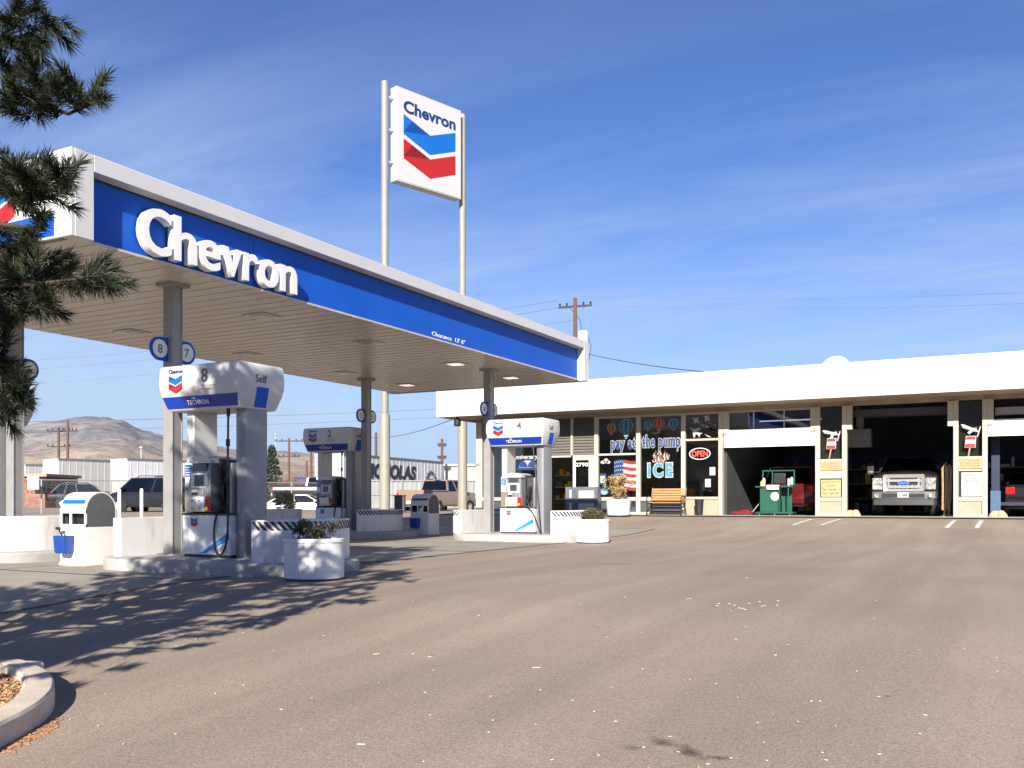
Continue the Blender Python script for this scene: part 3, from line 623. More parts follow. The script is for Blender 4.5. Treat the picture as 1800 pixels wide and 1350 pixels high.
def pine():
    random.seed(5)
    tx, ty = on_d(-610, 5.0); base = (tx, ty, gz(ty)-.05)
    t = thing('pine_tree', 'dark long-needled pine whose boughs reach in from the left edge', 'tree', base)
    tr = MB(); tr.tube([(0, 0, 0), (.04, .02, 1.2), (0, .05, 2.6), (.05, 0, 4.0), (.02, .03, 5.2), (0, 0, 6.4)], .1, 12, [.19, .15, .12, .09, .06, .02]); tr.build('trunk', BARK, t)
    B = Vector(base); br = MB(); nd = MB()
    def wp(u, v, d): x, y = on_d(u, d); return Vector((x, y, zv(v, d)))-B
    # visible boughs : polyline of (u, v, depth) then side shoots
    boughs = [
        ([(-610, 120, 5.3), (-150, 60, 5.2), (0, 32, 5.1), (40, 25, 5.1), (78, 10, 5.05)], [(30, 10), (60, 60), (88, 40), (100, 58), (50, 85), (70, -20), (12, 70), (75, 75), (20, 40)]),
        ([(-610, 260, 5.3), (-140, 190, 5.3), (0, 160, 5.2), (60, 180, 5.15), (120, 200, 5.1), (172, 178, 5.05)], [(20, 130), (40, 115), (62, 128), (30, 165), (75, 165), (100, 160), (118, 140), (125, 170), (150, 180), (175, 175), (35, 200), (60, 190), (14, 185), (90, 185), (5, 105), (50, 145)]),
        ([(-610, 420, 5.3), (-150, 340, 5.2), (0, 330, 5.1), (60, 345, 5.05), (100, 330, 5.0), (132, 312, 5.0)], [(15, 290), (40, 310), (10, 335), (35, 345), (60, 320), (75, 300), (84, 320), (60, 345), (100, 305), (128, 300), (120, 325), (30, 295), (90, 345), (55, 292), (5, 315), (45, 362)]),
        ([(-610, 470, 5.3), (-150, 400, 5.2), (0, 395, 5.05), (50, 400, 5.0), (80, 405, 5.0)], [(20, 410), (70, 390), (30, 440), (50, 420), (15, 430)]),
        ([(-610, 600, 5.3), (-140, 520, 5.2), (-10, 500, 5.05), (60, 500, 5.0), (130, 492, 4.95), (185, 480, 4.9)], [(10, 460), (22, 480), (100, 460), (55, 455), (40, 470), (30, 510), (60, 530), (80, 495), (100, 490), (150, 500), (180, 480), (185, 500), (165, 470), (120, 505), (60, 500), (15, 530), (45, 545), (20, 560), (75, 520), (-5, 500), (5, 545), (110, 478), (85, 545)]),
        ([(-610, 760, 5.3), (-150, 680, 5.2), (-20, 660, 5.0), (20, 670, 5.0), (50, 700, 5.0)], [(5, 600), (0, 640), (15, 660), (30, 690), (45, 712), (20, 720), (5, 690), (-5, 620), (8, 580), (32, 668), (12, 735)]),
    ]
    for line, tips in boughs:
        P = [wp(*q) for q in line]; br.tube(P, .02, 7, [.034, .022]+[.014-.002*i for i in range(len(P)-2)])
        for (u, v) in tips:
            dd = random.uniform(-.25, .25); e = wp(u, v, 5.05+dd)
            # connect to nearest point on the bough
            best = min(((P[i].lerp(P[i+1], k/6), i) for i in range(1, len(P)-1) for k in range(7)), key=lambda q: (q[0]-e).length+(0.05 if q[0].x > e.x else 0))[0]
            mid = best.lerp(e, .5)+Vector((0, 0, -.02)); br.tube([best, mid, e], .006, 5, [.008, .006, .004])
            d_ = (e-best); d_ = d_.normalized() if d_.length > .03 else Vector((.5, 0, .5)); d_ = (d_+Vector((.25, -.05, .35))+Vector([random.uniform(-.3, .3) for _ in range(3)])).normalized()
            needle_mesh([(e-d_*.09, d_, .16, 1)], nd, 165, .10, .0022)
            for k in range(1):
                d3 = (d_+Vector([random.uniform(-.8, .8) for _ in range(3)])).normalized(); q = best.lerp(e, random.uniform(.35, .85))+Vector([random.uniform(-.05, .05) for _ in range(3)])
                br.tube([best.lerp(e, .3), q], .004, 4); needle_mesh([(q, d3, .10, 1)], nd, 75, .09, .0023)
    # the rest of the crown, outside the picture, whose shadow reaches the pumps
    for i in range(115):
        z = 1.4+5.4*i/115; a = i*2.4; ln = (2.5-1.6*(z-1.4)/5.4)*random.uniform(.7, 1.05)
        dirv = Vector((math.cos(a), math.sin(a), .12)); e = Vector((0, 0, z))+dirv*ln
        w0 = e+B; dd = dep(w0.x, w0.y); uu = 900+F*((w0.x*cs+w0.y*sn)/max(dd, .1)); rad = 130
        if dd > .3 and uu > -rad:   # keep the modelled boughs as the only ones in the opening
            sc = .1
            while sc < 1:
                q = B+Vector((0, 0, z))+dirv*ln*sc; d2 = dep(q.x, q.y)
                if 900+F*((q.x*cs+q.y*sn)/d2) > -rad: break
                sc += .05
            ln *= max(.15, sc-.05); e = Vector((0, 0, z))+dirv*ln
        br.tube([Vector((0, 0, z-.1)), Vector((0, 0, z))+dirv*ln*.5+Vector((0, 0, -.05)), e], .02, 6, [.035, .02, .008])
        for k in range(10):
            q = Vector((0, 0, z))+dirv*ln*random.uniform(.3, 1)+Vector([random.uniform(-.28, .28) for _ in range(3)]); needle_mesh([(q, (dirv+Vector((0, 0, .5))), .22, 1)], nd, 60, .15, .0075)
    br.build('branches', BARK, t); nd.build('needles', NEED, t, smooth=False)
pine()

# ---------------------------------------------------------------- planters and shrubs
SHRUB = mat('shrub_dark_leaf', (.025, .028, .012), .6, c2=(.09, .085, .03), scale=9, thr=(.4, .7))
SHRUBO = mat('shrub_olive_leaf', (.045, .040, .014), .6, c2=(.15, .12, .04), scale=9, thr=(.4, .7))
SHRUBY = mat('shrub_dry_leaf', (.28, .17, .06), .7, c2=(.50, .36, .16), scale=9, thr=(.4, .7))
SOIL = mat('soil', (.05, .035, .025), .95, var=.3, scale=30)
POTW = mat('planter_paint', (.74, .73, .72), .5, c2=(.52, .51, .50), scale=7, thr=(.60, .78), bump=.15)
def planter(x, y, z, r, h, label, leaf, kind=0, taper=0):
    t = thing('round_planter', label, 'planter', (x, y, z), 0, 'white round planters')
    b = MB(); n = 40; b.m(CHAR); b.lathe([(r*.985+.0, 0), (r*.985, .03)], n=n); b.m(POTW); b.lathe([(r*(1-taper), .028), (r*(1-taper)*1.0, .06), (r, h-.05), (r+.012, h-.045), (r+.012, h-.006), (r+.004, h), (r-.04, h), (r-.05, h-.08)], n=n, cap=False); b.build('pot', None, t)
    b = MB(); b.lathe([(r-.03, h-.09), (.02, h-.06)], n=24); b.build('soil', SOIL, t)
    b = MB(); st = MB(); random.seed(int(x*100))
    if kind == 0:
        for i in range(34):
            a = random.uniform(0, 2*PI); q = random.uniform(0, r*.8); p = Vector((q*math.cos(a), q*math.sin(a), h-.07)); e = p+Vector((random.uniform(-.12, .14), random.uniform(-.12, .12), random.uniform(.10, .26)))
            st.tube([p, p.lerp(e, .5)+Vector((random.uniform(-.02, .02), 0, .02)), e], .004, 4); leafball(b, e.x, e.y, e.z-.02, .05, .05, .06, 34, .035)
    elif kind == 1:
        leafball(b, 0, 0, h+.06, r*.72, r*.72, .17, 2600, .045)
        for i in range(12): a = i; st.tube([(0, 0, h-.06), (.15*math.cos(a), .15*math.sin(a), h+.15)], .005, 4)
    else:
        for i in range(70):
            a = random.uniform(0, 2*PI); e = Vector((random.gauss(0, .20), random.gauss(0, .2), random.uniform(.1, .75)+h)); st.tube([(0, 0, h-.08), e*.5+Vector((0, 0, h*.45)), e], .005, 4); leafball(b, e.x, e.y, e.z, .07, .07, .10, 40, .07)
    st.build('stems', BARK, t); b.build('foliage', leaf, t, smooth=False)
planter(-7.38, 8.80, gz(8.8), .355, .50, 'white round planter with a sparse dark shrub, nearest the camera beside the pump reading 8', SHRUB)
px, py = on_d(1042, 20.35); planter(px, py, gz(py), .36, .52, 'sunlit white round planter with a clipped olive shrub at the far island end', SHRUBO, 1)
px, py = on_d(1087, 31.4); planter(px, py, gz(py)+.03, .42, .56, 'white planter with a tall dry yellow shrub by the shop window', SHRUBY, 2, .12)

# kerbed bed at lower left
def kerb_bed():
    pts = [(-260, 1120), (-120, 1150), (11, 1185), (35, 1178), (62, 1187), (84, 1200), (95, 1215), (92, 1236), (72, 1258), (40, 1280), (10, 1296), (-25, 1318), (-80, 1345), (-200, 1380), (-330, 1330)]
    gp = [gnd(u, v+14) for u, v in pts]
    n = len(gp); sm = []
    for i in range(n):
        p0, p1, p2, p3 = [Vector(gp[(i+k) % n]) for k in (-1, 0, 1, 2)]
        for k in range(5): q = k/5; sm.append(.5*((2*p1)+(-p0+p2)*q+(2*p0-5*p1+4*p2-p3)*q*q+(-p0+3*p1-3*p2+p3)*q**3))
    m = len(sm)
    def off(i, d):
        t = (sm[(i+1) % m]-sm[(i-1) % m]).normalized(); nrm = Vector((t.y, -t.x)); c = sum((v for v in sm), Vector((0, 0)))/m
        if nrm.dot(c-sm[i]) < 0: nrm = -nrm
        return sm[i]+nrm*d
    H = .13; z0 = gz(3.2)
    z0 = max(gz(v.y) for v in sm)*.5+min(gz(v.y) for v in sm)*.5
    r = []
    for d, z in ((-.015, -.3), (0, H-.02), (.012, H-.004), (.03, H), (.15, H), (.165, H-.012), (.17, H-.10)):
        r.append([(*off(i, d), gz(sm[i].y)+z) for i in range(m)])
    b = MB(); b.rings(r, cap=False); b.build('planting_bed_kerb', mat('pale_kerb', (.50, .41, .32), .85, c2=(.66, .56, .45), scale=4, bump=.4, bscale=70), kind='structure')
    inn = [off(i, .165) for i in range(m)]; b = MB(); b.add([(v.x, v.y, gz(v.y)+.075) for v in inn], [tuple(range(m))]); b.build('bed_soil', SOIL, kind='structure')
    random.seed(8); ch = MB(); cm = [mat('bark_chip_a', (.42, .22, .10), .9, var=.2), mat('bark_chip_b', (.60, .42, .25), .9, var=.2), mat('bark_chip_c', (.22, .11, .06), .9, var=.2)]
    xs = [v.x for v in inn]; ys = [v.y for v in inn]
    def inside(x, y):
        c = False; j = m-1
        for i in range(m):
            if (inn[i].y > y) != (inn[j].y > y) and x < (inn[j].x-inn[i].x)*(y-inn[i].y)/(inn[j].y-inn[i].y)+inn[i].x: c = not c
            j = i
        return c
    k = 0
    while k < 5200:
        x = random.uniform(min(xs), max(xs)); y = random.uniform(min(ys), max(ys)); d = dep(x, y)
        if not inside(x, y): k += .2; continue
        if 900+F*(x*cs+y*sn)/d < -60: k += .3; continue
        k += 1; M = T(x, y, gz(y)+.08+random.uniform(0, .02)) @ Matrix.Rotation(random.uniform(0, PI), 4, 'Z') @ Matrix.Rotation(random.gauss(0, .35), 4, 'X') @ Matrix.Rotation(random.gauss(0, .3), 4, 'Y'); l = random.uniform(.008, .022); w_ = random.uniform(.003, .007); ch.m(random.choice(cm)); ch.box(-l, l, -w_, w_, -.002, .002, M)
    ch.build('wood_chips', None, kind='stuff', smooth=False)
    b = MB()
    for i in range(240):
        t = random.random(); u = 8+t*90+random.gauss(0, 6); v = 1318-t*45+random.gauss(0, 5); x, y = gnd(u, v); M = T(x, y, gz(y)+.004) @ Matrix.Rotation(random.uniform(0, PI), 4, 'Z'); l = random.uniform(.004, .02); b.box(-l, l, -.002, .002, 0, .003, M)
    b.build('fallen_needles', cm[0], kind='stuff', smooth=False)
kerb_bed()
random.seed(3); b = MB(); LIT = mat('pale_litter', (.62, .56, .45), .8, var=.2)
for i in range(115):
    u = random.uniform(0, 1800); v = 960+400*random.random()**.8
    x, y = gnd(u, v); M = T(x, y, gz(y)+.004) @ Matrix.Rotation(random.uniform(0, PI), 4, 'Z'); l = random.uniform(.003, .010)*(4 if random.random() < .10 else 1); w_ = random.uniform(.0015, .004); b.box(-l, l, -w_, w_, 0, .004, M)
for i in range(14):
    u = random.gauss(1290, 60); v = random.gauss(1063, 6) if i % 2 else random.gauss(1062, 4); x, y = gnd(u, v); b.box(-.010, .010, -.004, .004, 0, .004, T(x, y, gz(y)+.004))
b.build('ground_litter', LIT, kind='stuff', smooth=False)

# ================================================================ shop and garage building
WY, FY, BZ = 31.1, 29.6, .44
def fx(u, s=WY): return on_s(u, s)[0]
BX0, BX1 = fx(838), 9.0
bl = thing('service_garage', 'long low shop and garage building with a plain cream fascia and open service bays', 'building', (BX0, WY, BZ))
def bbox(name, mt, x0, x1, y0, y1, z0, z1, parent=None, bevel=0, **k):
    b = MB(); b.box(x0, x1, y0, y1, z0, z1); return b.build(name, mt, parent or bl, True, bevel, **k)
R0 = -18.98; RX1 = 9.4
# roof: fascia boxes and soffit (left end at R0), overhang 1.5 m
FZ0, FZ1 = 4.08, 5.13
bbox('roof_fascia', FASC, R0, RX1, FY, FY+.12, FZ0, FZ1, bevel=.01)
bbox('roof_fascia', FASC, R0, R0+.12, FY+.122, 43, FZ0, FZ1)
bbox('roof', mat('roof_felt', (.30, .29, .28), .9), R0+.13, RX1, FY+.13, 43, FZ1-.25, FZ1-.06)
bbox('soffit', SOFB, R0+.12, RX1, FY+.12, WY+.3, FZ0+.02, FZ0+.07)
bbox('header_beam', SOFB, BX0, RX1, WY, WY+.25, 3.97, FZ0+.02)
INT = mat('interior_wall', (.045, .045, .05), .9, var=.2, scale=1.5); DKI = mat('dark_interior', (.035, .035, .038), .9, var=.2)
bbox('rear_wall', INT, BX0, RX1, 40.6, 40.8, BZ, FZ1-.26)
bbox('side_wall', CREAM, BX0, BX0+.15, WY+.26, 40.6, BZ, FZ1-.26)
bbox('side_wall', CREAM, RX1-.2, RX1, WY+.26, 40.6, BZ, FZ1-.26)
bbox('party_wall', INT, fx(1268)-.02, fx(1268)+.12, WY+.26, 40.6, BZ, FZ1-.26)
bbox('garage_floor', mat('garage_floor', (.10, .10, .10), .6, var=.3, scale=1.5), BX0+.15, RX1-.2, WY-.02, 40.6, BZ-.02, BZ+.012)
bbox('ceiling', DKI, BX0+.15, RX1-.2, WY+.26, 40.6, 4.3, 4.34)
# ---- frames
FR = mat('window_frame_cream', (.46, .43, .35), .5, var=.05, scale=2)
def post(u0, u1, z0=BZ, z1=3.97, y0=-.06, y1=.10, mt=FR, name='mullion'):
    return bbox(name, mt, fx(u0), fx(u1), WY+y0, WY+y1, z0, z1, bevel=.006)
def rail(u0, u1, zc, h=.07, y0=-.04, y1=.08, mt=FR, name='window_rail'):
    return bbox(name, mt, fx(u0)+.002, fx(u1)-.002, WY+y0, WY+y1, zc-h/2, zc+h/2, bevel=.005)
post(838, 848); post(963, 968); post(1004, 1007.5, 2.60, 3.97); post(1045.5, 1052); post(1119, 1126); post(1198, 1205)
rail(968, 1004, 2.57); rail(1007.5, 1045.5, 2.57); rail(1052, 1119, 2.60); rail(1205, 1263, 3.03)
rail(848, 963, 3.93); rail(1052, 1119, 3.93); rail(1126, 1198, 3.93); rail(1205, 1263, 3.93)
def pane(u0, u1, z0, z1, name='window', y=.03):
    return bbox(name, GLASS, fx(u0)+.01, fx(u1)-.01, WY+y, WY+y+.008, z0+.005, z1-.005)
WIN = {}
WIN['far'] = pane(848, 963, 1.05, 3.90)
WIN['A'] = pane(1052, 1119, 2.635, 3.895); WIN['A2'] = pane(1052, 1119, 1.08, 2.565)
WIN['B'] = pane(1126, 1198, 1.08, 3.895)
WIN['C'] = pane(1205, 1263, 3.065, 3.895); WIN['C2'] = pane(1205, 1263, 1.09, 2.995)
for (a, c) in ((848, 963), (1052, 1119), (1126, 1198)):
    rail(a, c, 1.01, .13); rail(a, c, .50, .10)
    bbox('kick_panel', mat('dark_blue_kick_panel', (.06, .065, .085), .6), fx(a)+.01, fx(c)-.01, WY+.01, WY+.05, .555, .94)
bbox('low_wall', CREAM, fx(1205)+.002, fx(1263)-.002, WY-.05, WY+.12, BZ, 1.0, bevel=.004); bbox('sill', FR, fx(1205)+.002, fx(1263)-.002, WY-.08, WY+.13, 1.002, 1.08, bevel=.004)
# louvres over the door
LV = mat('louvre_grey_brown', (.13, .115, .10), .6, var=.08)
for (a, c) in ((968, 1004), (1007.5, 1045.5)):
    b = MB(); z = 2.62
    while z < 3.93: b.add([(fx(a)+.01, WY-.01, z), (fx(c)-.01, WY-.01, z), (fx(c)-.01, WY+.04, z+.095), (fx(a)+.01, WY+.04, z+.095), (fx(c)-.01, WY+.04, z), (fx(a)+.01, WY+.04, z)], [(0, 1, 2, 3), (5, 4, 1, 0)]); z += .105
    b.build('louvre_panel', LV, bl, True, smooth=False)
# entrance door (closed leaf with glass), left leaf open and dark
dr = bbox('door', FR, fx(1007.5)+.002, fx(1045.5)-.004, WY-.03, WY+.02, 2.42, 2.53)
DOORX0, DOORX1 = fx(1007.5)+.002, fx(1045.5)-.004
b = MB(); b.box(DOORX0, DOORX0+.10, WY-.03, WY+.02, BZ+.02, 2.418); b.box(DOORX1-.22, DOORX1, WY-.03, WY+.02, BZ+.02, 2.418); b.build('door_stile', WHITE, dr, True, bevel=.004)
bbox('door_glass', GLASS, DOORX0+.10, DOORX1-.22, WY, WY+.008, BZ+.2, 2.418, dr)
bbox('push_bar', WHITE, DOORX0+.12, DOORX1-.24, WY-.045, WY-.031, 1.30, 1.44, dr)
text('door_number', '2790', .13, WHITE, dr, T((DOORX0+DOORX1)/2-.08, WY-.004, 2.20) @ FRONT, width=.50, bold=.03, world=True)
# grey steel rack with papers in front of the door
rk = thing('newspaper_rack', 'grey steel rack with two pale sheets standing before the shop door', 'rack', (fx(1022, 30.4), 30.4, gz(30.4)+.035))
b = MB(); b.box(-.62, .62, -.02, .02, 0, .98); b.box(-.60, .60, .02, .35, .0, .97); b.build('cabinet', mat('rack_grey', (.13, .135, .16), .5), rk, bevel=.008)
for z in (.12, .58):
    b = MB(); b.m(mat('paper', (.42, .43, .40), .7)); b.box(-.10, .50, -.026, -.021, z, z+.27); b.m(GREYT); b.box(-.36, -.16, -.026, -.021, z, z+.30); b.m(LTGREY); b.box(-.46, -.37, -.026, -.021, z, z+.30); b.build('sheet', None, rk, smooth=False)
# ---- window decals
def dec(name, mt, win, u, z, polys, dep_=.002, y=.005):
    b = MB(); x = fx(u)
    for p in polys: b.prism(p, 0, dep_)
    return b.build(name, mt, WIN[win], True, smooth=False, M=Matrix.Translation(-absloc(WIN[win])) @ T(x, WY+.03-y, z) @ FRONT)
def circ(r, n=20, cx=0, cy=0, ry=None, a0=0, a1=2*PI): return [(cx+r*math.cos(a0+(a1-a0)*i/n), cy+(ry or r)*math.sin(a0+(a1-a0)*i/n)) for i in range(n+(0 if a1-a0 > 6.2 else 1))]
DW = mat('decal_white', (.40, .40, .39), .5); DR = mat('decal_red', (.26, .025, .022), .5); DB = mat('decal_blue', (.010, .045, .15), .5); DC = mat('decal_cyan', (.075, .24, .32), .5); DT = mat('decal_teal', (.02, .11, .125), .5); DO = mat('decal_orange', (.36, .17, .05), .5)
def balloon(win, u, z, r, m1, m2):
    sh = circ(r, 14, 0, 0, r, -.35, PI+.35); p = sh+[(-r*.25, -r*1.45), (r*.25, -r*1.45)]
    dec('balloon_decal', DW, win, u, z, [[(x*1.08, y_*1.06) for x, y_ in p]], y=.002)
    for i in range(5):
        a, c = -1+.4*i, -1+.4*(i+1)
        f = lambda k, y_: k*math.sqrt(max(0, r*r-y_*y_)) if y_ > -r*.34 else k*r*(.94-.62*((-y_/r-.34)/1.11))
        ys = [-r*1.4+i_*(r*2.38)/10 for i_ in range(11)]
        poly = [(f(a, y_), y_) for y_ in ys]+[(f(c, y_), y_) for y_ in ys[::-1]]; dec('balloon_decal', m1 if i % 2 == 0 else m2, win, u, z, [poly], y=.005)
    dec('balloon_decal', m2, win, u, z, [[(-r*.15, -r*1.9), (r*.15, -r*1.9), (r*.18, -r*1.62), (-r*.18, -r*1.62)]], y=.004)
balloon('A', 1074, 3.56, .15, DO, DR); balloon('A', 1100, 3.60, .24, DT, DC); balloon('B', 1138, 3.62, .13, DC, DT); balloon('B', 1158, 3.66, .18, DR, DO); balloon('B', 1183, 3.63, .155, DC, DB)
for win, s_, ua, ub, z in (('A', 'pay at', 1073, 1118, 2.80), ('B', 'the pump', 1127, 1197, 2.83)):
    x0, x1 = fx(ua), fx(ub); cx = (x0+x1)/2
    text('pay_text_outline', s_, .43, DW, WIN[win], T(cx, WY+.026, z) @ FRONT, width=(x1-x0), bold=.06, space=1.12, world=True)
    text('pay_text', s_, .43, DB, WIN[win], T(cx, WY+.018, z+.0) @ FRONT, width=(x1-x0)*.97, bold=.024, space=1.12, world=True)
x0, x1 = fx(1137), fx(1183)
text('ice_text_outline', 'ICE', .46, DW, WIN['B'], T((x0+x1)/2, WY+.026, 1.80) @ FRONT, width=x1-x0, bold=.085, space=1.35, world=True)
text('ice_text', 'ICE', .44, DC, WIN['B'], T((x0+x1)/2, WY+.020, 1.81) @ FRONT, width=(x1-x0)*.93, bold=.045, space=1.35, world=True)
random.seed(4)
for i in range(46):   # flames over ICE
    cx = random.uniform(-.27, .27); cy = random.uniform(-.04, .30)*(1-abs(cx)*.9); h = random.uniform(.10, .22); w_ = random.uniform(.014, .026); lean = random.uniform(-.07, .07)
    dec('flame_decal', random.choice([DW, DO, DR, DW]), 'B', 1161, 2.30, [[(cx-w_, cy), (cx+w_, cy), (cx+w_*.4+lean, cy+h*.6), (cx+lean*.4, cy+h), (cx-w_*.7+lean*1.2, cy+h*.5)]], y=.004+.0003*i)
# flag
fw, fh = fx(1119)-fx(1079)-.02, 1.05
def wav(x): return .06*math.sin(x*5.2+.6)+.10*x
b = MB()
for i in range(9):
    b.m(DR if i % 2 == 0 else DW); y0, y1 = fh*(1-(i+1)/9), fh*(1-i/9)
    for k in range(14):
        xa, xb = fw*k/14, fw*(k+1)/14; b.add([(xa, y0+wav(xa), 0), (xb, y0+wav(xb), 0), (xb, y1+wav(xb), 0), (xa, y1+wav(xa), 0)], [(0, 1, 2, 3)])
b.m(DB)
for k in range(5):
    xa, xb = fw*.42*k/5, fw*.42*(k+1)/5; b.add([(xa, fh*4/9+wav(xa), .003), (xb, fh*4/9+wav(xb), .003), (xb, fh+wav(xb), .003), (xa, fh+wav(xa), .003)], [(0, 1, 2, 3)])
b.m(DW)
for i in range(5):
    for j in range(4):
        x_ = fw*.42*(i+.5)/5; y_ = fh*4/9+fh*5/9*(j+.5)/4+wav(x_); b.add([(x_+.022*math.cos(a*PI/3), y_+.022*math.sin(a*PI/3), .005) for a in range(6)], [tuple(range(6))])
b.build('flag_decal', None, WIN['A2'], True, smooth=False, M=Matrix.Translation(-absloc(WIN['A2'])) @ T(fx(1079), WY+.024, 1.28) @ FRONT)
dec('cloud_decal', DW, 'A2', 1063, 2.33, [circ(.10, 10, -.08, 0, .06), circ(.09, 10, .04, .05, .09), circ(.08, 10, .13, 0, .06)])
dec('cloud_decal', DB, 'A2', 1059, 1.72, [[(-.14, -.2), (.14, -.2), (.14, .2), (-.14, .2)]]); dec('cloud_decal', DW, 'A2', 1059, 1.72, [[(-.09, -.13), (.09, -.13), (.09, .12), (-.09, .12)]], y=.009)
dec('oval_decal', DC, 'A2', 1061, 1.27, [circ(.17, 16, 0, 0, .12)]); dec('oval_decal', DW, 'A2', 1061, 1.24, [circ(.13, 16, 0, 0, .05)], y=.009)
# jets and trails in window C
JET = [(0, .30), (.04, .12), (.20, -.02), (.20, -.08), (.05, -.04), (.05, -.14), (.11, -.22), (0, -.18), (-.11, -.22), (-.05, -.14), (-.05, -.04), (-.20, -.08), (-.20, -.02), (-.04, .12)]
def rot(p, a, s_=1, ox=0, oy=0): return [((x*math.cos(a)-y*math.sin(a))*s_+ox, (x*math.sin(a)+y*math.cos(a))*s_+oy) for x, y in p]
dec('jet_decal', DW, 'C', 1223, 3.30, [rot(JET, .95, .95)]); dec('jet_decal', DW, 'C', 1228, 3.68, [rot(JET, .95, .6, -.1, .02), rot(JET, .95, .6, .28, .08)])
dec('lightning_decal', DW, 'C', 1235, 3.35, [[(-.1, .22), (.12, .10), (.10, .18), (.66, -.16), (.64, -.11), (.18, .12), (.20, .04), (0, .20)], [(.22, .24), (.42, .14), (.41, .22), (.64, .08), (.62, .13), (.46, .19), (.47, .11), (.3, .22)], [(.05, -.12), (.3, -.24), (.2, -.24)]])
# OPEN sign
op = MB(); xc = fx(1230); M_ = T(xc, WY+.0, 2.55) @ FRONT
def ov(rx, ry, r, n=36): return [(rx*math.cos(2*PI*i/n), ry*math.sin(2*PI*i/n), 0) for i in range(n+1)]
o_ = MB(); o_.tube(ov(.36, .19, 0), .018, 6); o_.build('neon_ring', mat('neon_tube_white', (.65, .60, .68), .3), WIN['C2'], True, M=Matrix.Translation(-absloc(WIN['C2'])) @ M_)
text('open_text', 'OPEN', .20, emis('neon_red', (.85, .08, .06), .35), WIN['C2'], T(xc, WY+.0, 2.46) @ FRONT, width=.56, bold=.02, depth=.01, world=True)
for (u, z, w_, h_) in ((1252, 1.95, .10, .14), (1244, 1.55, .10, .14)):
    dec('notice_paper', DW, 'C2', u, z, [[(-w_, -h_), (w_, -h_), (w_, h_), (-w_, h_)]])
# text in the far-left window
for s_, z, hh, u, mt in (('2013', 3.42, .14, 912, DW), ('Anniversary', 2.82, .16, 922, DW), ('Great Reno', 3.48, .10, 938, DR)):
    text('window_lettering', s_, hh, mt, WIN['far'], T(fx(u), WY+.026, z-.3) @ FRONT, bold=.03, world=True, shear=.3)
dec('dome_decal', DB, 'far', 927, 2.10, [circ(.44, 18, 0, 0, .42, 0, PI)]); dec('dome_decal', DW, 'far', 927, 2.16, [circ(.36, 16, 0, 0, .30, .1, PI-.1)], y=.009); dec('dome_decal', DB, 'far', 927, 2.18, [circ(.17, 12, -.17, 0, .24, .1, PI-.1), circ(.17, 12, .17, 0, .24, .1, PI-.1)], y=.013)
bbox('wall_notice', WHITE, fx(838), fx(846), WY-.072, WY-.064, 1.0, 1.7)
bbox('red_notice', mat('notice_pink', (.62, .22, .22), .5), fx(836), fx(845), WY-.073, WY-.064, 2.28, 2.38)

